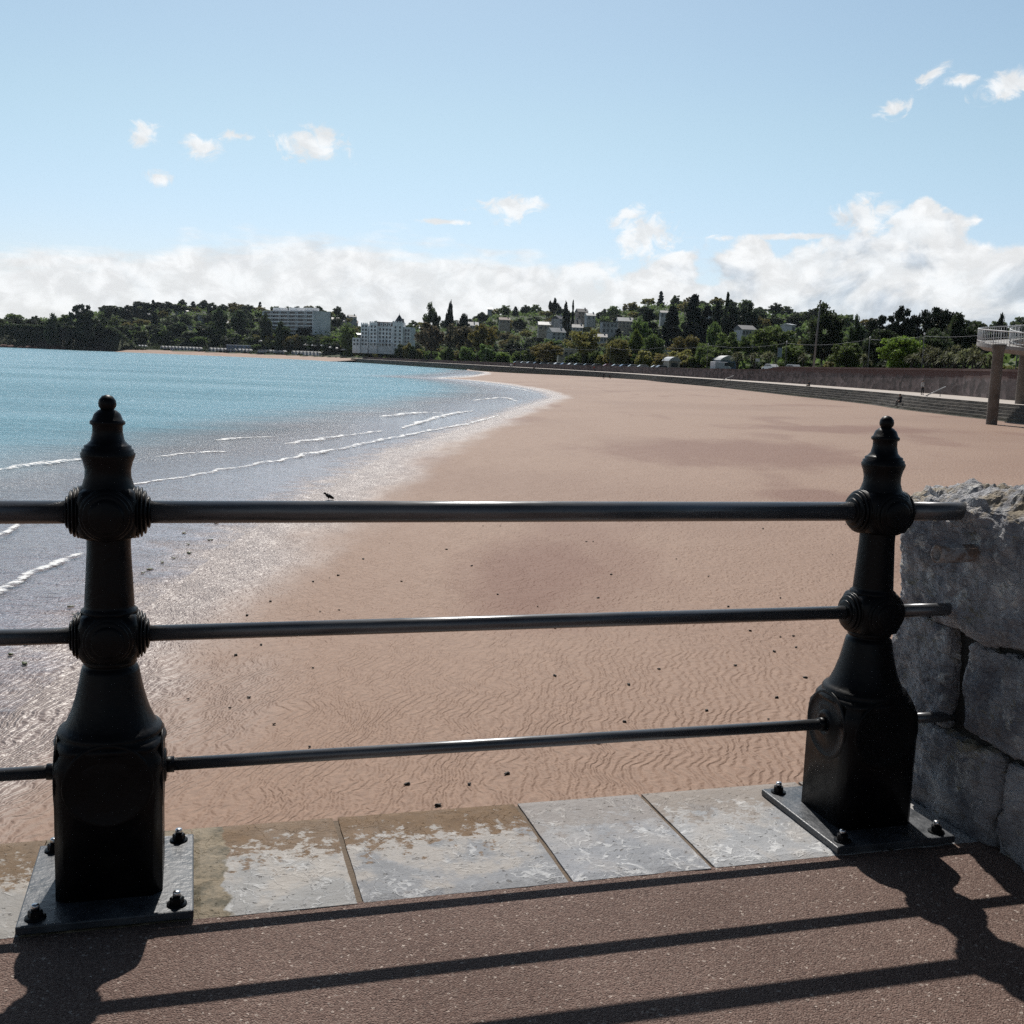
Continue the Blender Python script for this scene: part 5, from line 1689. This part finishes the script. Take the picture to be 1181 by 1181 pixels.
def fence_obj(o):
    o.location = Lp; o.rotation_euler = (0, 0, FA)
    return o


pv = MB().add([(-12, -12, -.026), (14, -12, -.026), (14, -.235, -.026), (-12, -.235, -.026)], [(0, 1, 2, 3)]).build('pavement', MAT['tarmac'])
tag(fence_obj(pv), kind='structure')
sw = MB().box(-12, 14, -.6, .31, -4.6, -.175).build('sea_wall', MAT['rubble'])
tag(fence_obj(sw), 'stone sea wall under the coping, dropping to the sand', 'wall')
SLABS = [(-1.75, -.217, 'slab_worn', 'worn tan and white coping stone left of the left post'), (-.2155, .2155, 'cement', 'tan cement patch under the left railing post'),
         (.217, .665, 'slab_first', 'white coping stone with brown lichen specks right of the left post'), (.682, 1.292, 'slab_rust', 'longest coping stone with a rusty brown seaward edge'),
         (1.308, 1.758, 'slab_blue', 'blue-grey coping stone with white scratches in the middle right'), (1.773, 2.395, 'slab_pale', 'pale grey coping stone running under the right post plate'),
         (2.41, 2.735, 'slab_pale', 'shaded coping stone between right post and rough wall')]


def slab(x0, x1, mat, seed):
    bm = bmesh.new()
    bmesh.ops.create_cube(bm, size=1.0)
    for v in bm.verts:
        v.co = Vector((x0 + (v.co.x + .5) * (x1 - x0), -.243 + (v.co.y + .5) * .593, -.17 + (v.co.z + .5) * .15))
    bmesh.ops.subdivide_edges(bm, edges=bm.edges[:], cuts=18, use_grid_fill=True)
    for v in bm.verts:
        n = mnoise.fractal(Vector((v.co.x * 9, v.co.y * 9, seed)), .7, 2.0, 4)
        edge_ = max(abs(v.co.y - .0535) / .2965, abs(v.co.x - (x0 + x1) / 2) / ((x1 - x0) / 2))
        if v.co.z > -.03:
            v.co.z += .0016 * n - (.005 + .004 * n if edge_ > .97 else 0)
        if abs(v.co.y - .350) < .002 or abs(v.co.y + .243) < .002: v.co.y += .006 * n
        if min(abs(v.co.x - x0), abs(v.co.x - x1)) < .002: v.co.x += .003 * n
    me = bpy.data.meshes.new('coping_stone'); bm.to_mesh(me); bm.free()
    for p in me.polygons: p.use_smooth = False
    me.materials.append(MAT[mat])
    o = bpy.data.objects.new('coping_stone', me); COL.objects.link(o)
    return fence_obj(o)


for k, (x0, x1, m_, lab) in enumerate(SLABS):
    tag(slab(x0, x1, m_, k * 3.7), lab, 'coping stone')
mo = MB().box(-1.75, 2.73, -.237, .340, -.17, -.031).build('mortar_bed', MAT['mortar'])
tag(fence_obj(mo), 'brown mortar bed showing in the joints between the coping stones', 'mortar')

# railing
rail = fence_obj(empty('seafront_railing', Lp, FA))
tag(rail, 'black cast iron seafront railing with two ornate posts and three grey rails', 'railing')


def superlathe(prof, seg=32, mi=0):
    """profile of (half width, z, squareness 0..1)"""
    vs, fs = [], []
    for r, z_, q in prof:
        for k in range(seg):
            t = 2 * PI * (k + .5) / seg
            c, s = math.cos(t), math.sin(t)
            sqr = 1 / max(abs(c), abs(s))
            f = 1 + (min(sqr, 1.36) - 1) * q
            vs.append((r * c * f, r * s * f, z_))
    n = len(prof)
    for i in range(n - 1):
        for k in range(seg):
            k2 = (k + 1) % seg
            fs.append((i * seg + k, i * seg + k2, (i + 1) * seg + k2, (i + 1) * seg + k))
    fs.append(tuple(reversed(range(seg)))); fs.append(tuple(range((n - 1) * seg, n * seg)))
    return MB().add(vs, fs, mi, True)


def boss_prof(r, d, ribs=4):
    out = [(r, -.01), (r, d * .12)]
    for k in range(ribs):
        a = d * (.12 + .80 * k / ribs); b = d * (.12 + .80 * (k + 1) / ribs)
        rk_ = r * math.sqrt(max(.12, 1 - ((k + .15) / ribs) ** 2))
        out += [(rk_ * .86, a + .0005), (rk_ * .985, a + (b - a) * .28), (rk_, a + (b - a) * .55), (rk_ * .97, a + (b - a) * .8), (rk_ * .84, b)]
    out += [(out[-1][0] * .6, d * .98), (.004, d)]
    return out


def old_boss(r, d, ribs=3):
    out = [(r, 0.0)]
    for k in range(ribs):
        a = d * k / ribs
        rr_ = r * (1 - .13 * k)
        out += [(rr_, a + d / ribs * .55), (rr_ * .965, a + d / ribs * .75), (rr_ * .90, a + d / ribs * .80), (rr_ * .88, a + d / ribs)]
    out += [(out[-1][0] * .5, d * 1.05)]
    return out


def make_post(x):
    e = MB()
    # pedestal, bell and shaft in one casting
    prof = [(.139, .002, 1), (.139, .33, 1), (.140, .36, .98), (.141, .385, .85), (.138, .405, .55), (.146, .41, .35), (.150, .418, .2), (.146, .428, .1), (.138, .432, 0), (.141, .442, 0), (.136, .452, 0), (.126, .456, 0),
            (.118, .468, 0), (.104, .50, 0), (.092, .54, 0), (.083, .58, 0), (.0775, .61, 0), (.074, .622, 0), (.066, .626, 0), (.066, .632, 0), (.071, .634, 0), (.071, .646, 0), (.066, .648, 0), (.066, .764, 0),
            (.068, .768, 0), (.0745, .775, 0), (.0745, .783, 0), (.068, .788, 0), (.0655, .792, 0), (.0655, .80, 0), (.0575, .95, 0), (.0575, 1.09, 0), (.063, 1.105, 0), (.0745, 1.109, 0), (.0735, 1.114, 0), (.066, 1.13, 0), (.060, 1.15, 0), (.0595, 1.17, 0),
            (.064, 1.19, 0), (.070, 1.205, 0), (.071, 1.213, 0), (.067, 1.218, 0), (.067, 1.224, 0), (.061, 1.227, 0), (.061, 1.234, 0), (.053, 1.238, 0), (.044, 1.248, 0), (.039, 1.27, 0), (.039, 1.288, 0), (.0455, 1.293, 0), (.0455, 1.300, 0), (.040, 1.304, 0), (.034, 1.320, 0), (.024, 1.329, 0), (.014, 1.334, 0), (.010, 1.34, 0)]
    p = superlathe(prof).build('cast_iron_post', MAT['iron'], rail)
    p.location = (x, 0, 0)
    # collars: chamfered blocks with stepped round bosses on four sides
    for zc, R_, ext in ((1.053, .072, .113), (.711, .068, .107)):
        c = superlathe([(.060, zc - .072, .2), (.075, zc - .062, .6), (.080, zc - .035, .8), (.080, zc + .035, .8), (.075, zc + .060, .6), (.060, zc + .072, .2)])
        for ax in ((1, 0, 0), (-1, 0, 0), (0, 1, 0), (0, -1, 0)):
            c.lathe(boss_prof(R_, ext - .066), 24, (ax[0] * .066, ax[1] * .066, zc), ax)
        c.build('collar', MAT['iron'], p)
    # arched boss on each pedestal face
    ar = MB()
    for ax in ((1, 0, 0), (-1, 0, 0), (0, 1, 0), (0, -1, 0)):
        k_ = .118
        ar.lathe([(k_, -.004), (k_, .0), (k_ - .004, .0025), (k_ - .012, .0028), (k_ - .016, .001), (.05, .001), (.046, .008), (.034, .010), (.03, .008)] if ax[0] else [(k_, -.004), (k_, .0), (k_ - .004, .002), (k_ - .010, .002), (k_ - .013, .0008), (.02, .0008)], 32, (ax[0] * .139, ax[1] * .139, .326), ax)
    ar.build('roundel', MAT['iron'], p)
    b = MB().lathe([(.004, -.024), (.014, -.020), (.0225, -.008), (.0235, 0), (.0215, .010), (.014, .0195), (.004, .0235)], 20, (0, 0, 1.3475)).build('ball_finial', MAT['iron'], p)
    bp = MB().box(-.222, .222, -.248, .248, -.0195, .004).build('base_plate', MAT['plate'], p, bevel=.004)
    for sx in (-.178, .178):
        for sy in (-.205, .205):
            bt = MB().lathe([(.027, .0045), (.027, .008)], 20, (sx, sy, 0)).lathe([(.019, .008), (.019, .024), (.016, .027)], 6, (sx, sy, 0), smooth=False)
            bt.lathe([(.0105, .027), (.0105, .040), (.008, .043)], 12, (sx, sy, 0), mi=1)
            bt.build('bolt', [MAT['iron'], MAT['bright_steel']], p)
    return p


make_post(0.0)
make_post(SPAN)
WALLU = 2.75
for nm, zc, r_ in (('top_rail', 1.053, .0315), ('middle_rail', .711, .0225), ('bottom_rail', .326, .0185)):
    rr = MB()
    ex = .10 if nm != 'bottom_rail' else .136
    segs = [(-2.6, -ex), (ex, SPAN - ex), (SPAN + ex, WALLU + .12)]
    for a, b in segs:
        rr.lathe([(r_, a), (r_, b)], 28, (0, 0, zc), (1, 0, 0))
    ro = rr.build(nm, MAT['rail'], rail)
    if nm == 'bottom_rail':
        for x_, s_ in ((0, -1), (0, 1), (SPAN, -1), (SPAN, 1)):
            a = x_ + s_ * .137
            MB().lathe([(r_ * 1.22, 0), (r_ * 1.22, .032)], 24, (a, 0, zc), (s_, 0, 0)).build('rail_sleeve', MAT['iron'], ro)

# rough limestone wall at the right end
wl = fence_obj(empty('rough_stone_wall', Lp, FA))
tag(wl, 'rough grey limestone wall at the right end of the railing', 'wall')


def stone(name, u0, u1, w0, w1, z0, z1, seed, amp=.020, res=26, label=None):
    bm = bmesh.new()
    bmesh.ops.create_cube(bm, size=2.0)
    bmesh.ops.subdivide_edges(bm, edges=bm.edges[:], cuts=res, use_grid_fill=True)
    c = Vector(((u0 + u1) / 2, (w0 + w1) / 2, (z0 + z1) / 2)); hs = Vector(((u1 - u0) / 2, (w1 - w0) / 2, (z1 - z0) / 2))
    rd = min(hs) * .22
    for v in bm.verts:
        q = Vector((v.co.x * hs.x, v.co.y * hs.y, v.co.z * hs.z))
        inner = Vector([max(-h + rd, min(h - rd, a)) for a, h in zip(q, hs)])
        d = q - inner
        q = inner + (d.normalized() * rd if d.length > 1e-6 else d)
        n = (q - inner * .0).normalized()
        pn_ = Vector((v.co.x if abs(v.co.x) > .99 else 0, v.co.y if abs(v.co.y) > .99 else 0, v.co.z if abs(v.co.z) > .99 else 0)).normalized()
        pp = q + c
        f = mnoise.fractal(pp * 3.5 + Vector((seed, 0, 0)), .8, 2.1, 3) * amp * 1.3 + mnoise.fractal(pp * 14 + Vector((0, seed, 0)), .6, 2.0, 5) * amp * .55 + (abs(mnoise.noise(pp * 9 + Vector((0, 0, seed)))) - .25) * amp * .9
        v.co = pp + pn_ * f
    me = bpy.data.meshes.new(name); bm.to_mesh(me); bm.free()
    for p in me.polygons: p.use_smooth = False
    me.materials.append(MAT['rock'])
    o = bpy.data.objects.new(name, me); COL.objects.link(o); o.parent = wl
    if label: o['label'] = label
    return o


U0 = 2.73
stone('cap_stone', U0 - .005, 3.45, -.62, .30, .645, 1.085, 2.0, .020, 70)
stone('cap_stone', 3.46, 4.4, -.75, .32, .62, 1.10, 7.0, .03, 30)
stone('cap_stone', U0 + .02, 3.5, -1.5, -.63, .64, 1.07, 11.0, .025, 30)
stone('cap_stone', 3.52, 4.5, -1.6, -.77, .62, 1.07, 13.0, .025, 20)
stone('wall_stone', U0, 3.3, -.005, .31, .29, .655, 3.0, .020, 40)
stone('wall_stone', U0 + .005, 3.4, -.50, -.085, .30, .628, 4.0, .020, 40)
stone('wall_stone', U0, 3.4, -.29, .30, -.05, .285, 5.0, .02, 34)
stone('wall_stone', U0, 3.4, -.85, -.305, -.05, .295, 6.0, .02, 34)
stone('wall_stone', U0 + .01, 3.4, -1.0, -.515, .305, .628, 8.0, .022, 24)
stone('wall_stone', U0, 3.4, -1.5, -1.015, -.05, .64, 9.0, .022, 24)
# rough hewn top of the wall: craggy limestone with crevices
us, ws = np.linspace(U0 + .012, 4.5, 190), np.linspace(-1.45, .30, 170)
vs, fs = [], []
for j, w_ in enumerate(ws):
    for i, u_ in enumerate(us):
        e_ = min(u_ - us[0], .30 - w_, w_ + 1.45)
        rise = .085 * min(1.0, max(0.0, e_ / .16)) ** .7
        q = Vector((u_ * 1.0, w_, 0))
        f = mnoise.fractal(q * 4.2 + Vector((3.1, 0, 0)), .75, 2.0, 3) * .036
        wq = q + Vector((mnoise.noise(q * 6), mnoise.noise(q * 6 + Vector((9, 0, 0))), 0)) * .05
        dcell = mnoise.voronoi(Vector((wq.x * 5.5, wq.y * 9.0, 1.7)))[0]
        f += .045 * min(.5, dcell[1] - dcell[0]) + .014 * mnoise.fractal(q * 22, .7, 2.0, 4)
        z_ = 1.055 + rise + f - (0.10 if e_ < .004 else 0)
        vs.append((u_ + .012 * mnoise.noise(q * 15), w_ + .012 * mnoise.noise(q * 15 + Vector((0, 5, 0))), z_))
nu = len(us)
for j in range(len(ws) - 1):
    for i in range(nu - 1):
        b_ = j * nu + i
        fs.append((b_, b_ + 1, b_ + nu + 1, b_ + nu))
MB().add(vs, fs, 0, False).build('craggy_top', MAT['rock'], wl)
MB().box(U0 + .06, 4.6, -1.45, .26, -.3, 1.03).build('wall_core', MAT['joint'], wl)
MB().lathe([(.022, .06), (.022, 0), (.030, 0), (.031, .012), (.030, .02), (.030, .34)], 28, (U0 - .15, -.10, .925), (1, 0, .01)).build('pipe_stub', MAT['rusty'], wl)

g = G('sea_air_haze')
g.t.nodes.remove(g.b)
vol = g.n('ShaderNodeVolumePrincipled', {'Color': (0.74, 0.86, 1.0), 'Density': 0.000026, 'Anisotropy': 0.2})
g.t.links.new(vol.outputs[0], g.out.inputs['Volume'])
hz = MB().box(-2600, 2600, -120, 2400, -9.5, 125).build('haze', g.m)
tag(hz, 'thin blue sea haze over the bay', 'haze', kind='stuff')
scene.render.film_transparent = False
scene.cycles.max_bounces = 6
scene.cycles.sample_clamp_indirect = 3.0
scene.cycles.sample_clamp_direct = 4.0
scene.cycles.transparent_max_bounces = 16
scene.cycles.use_denoising = False
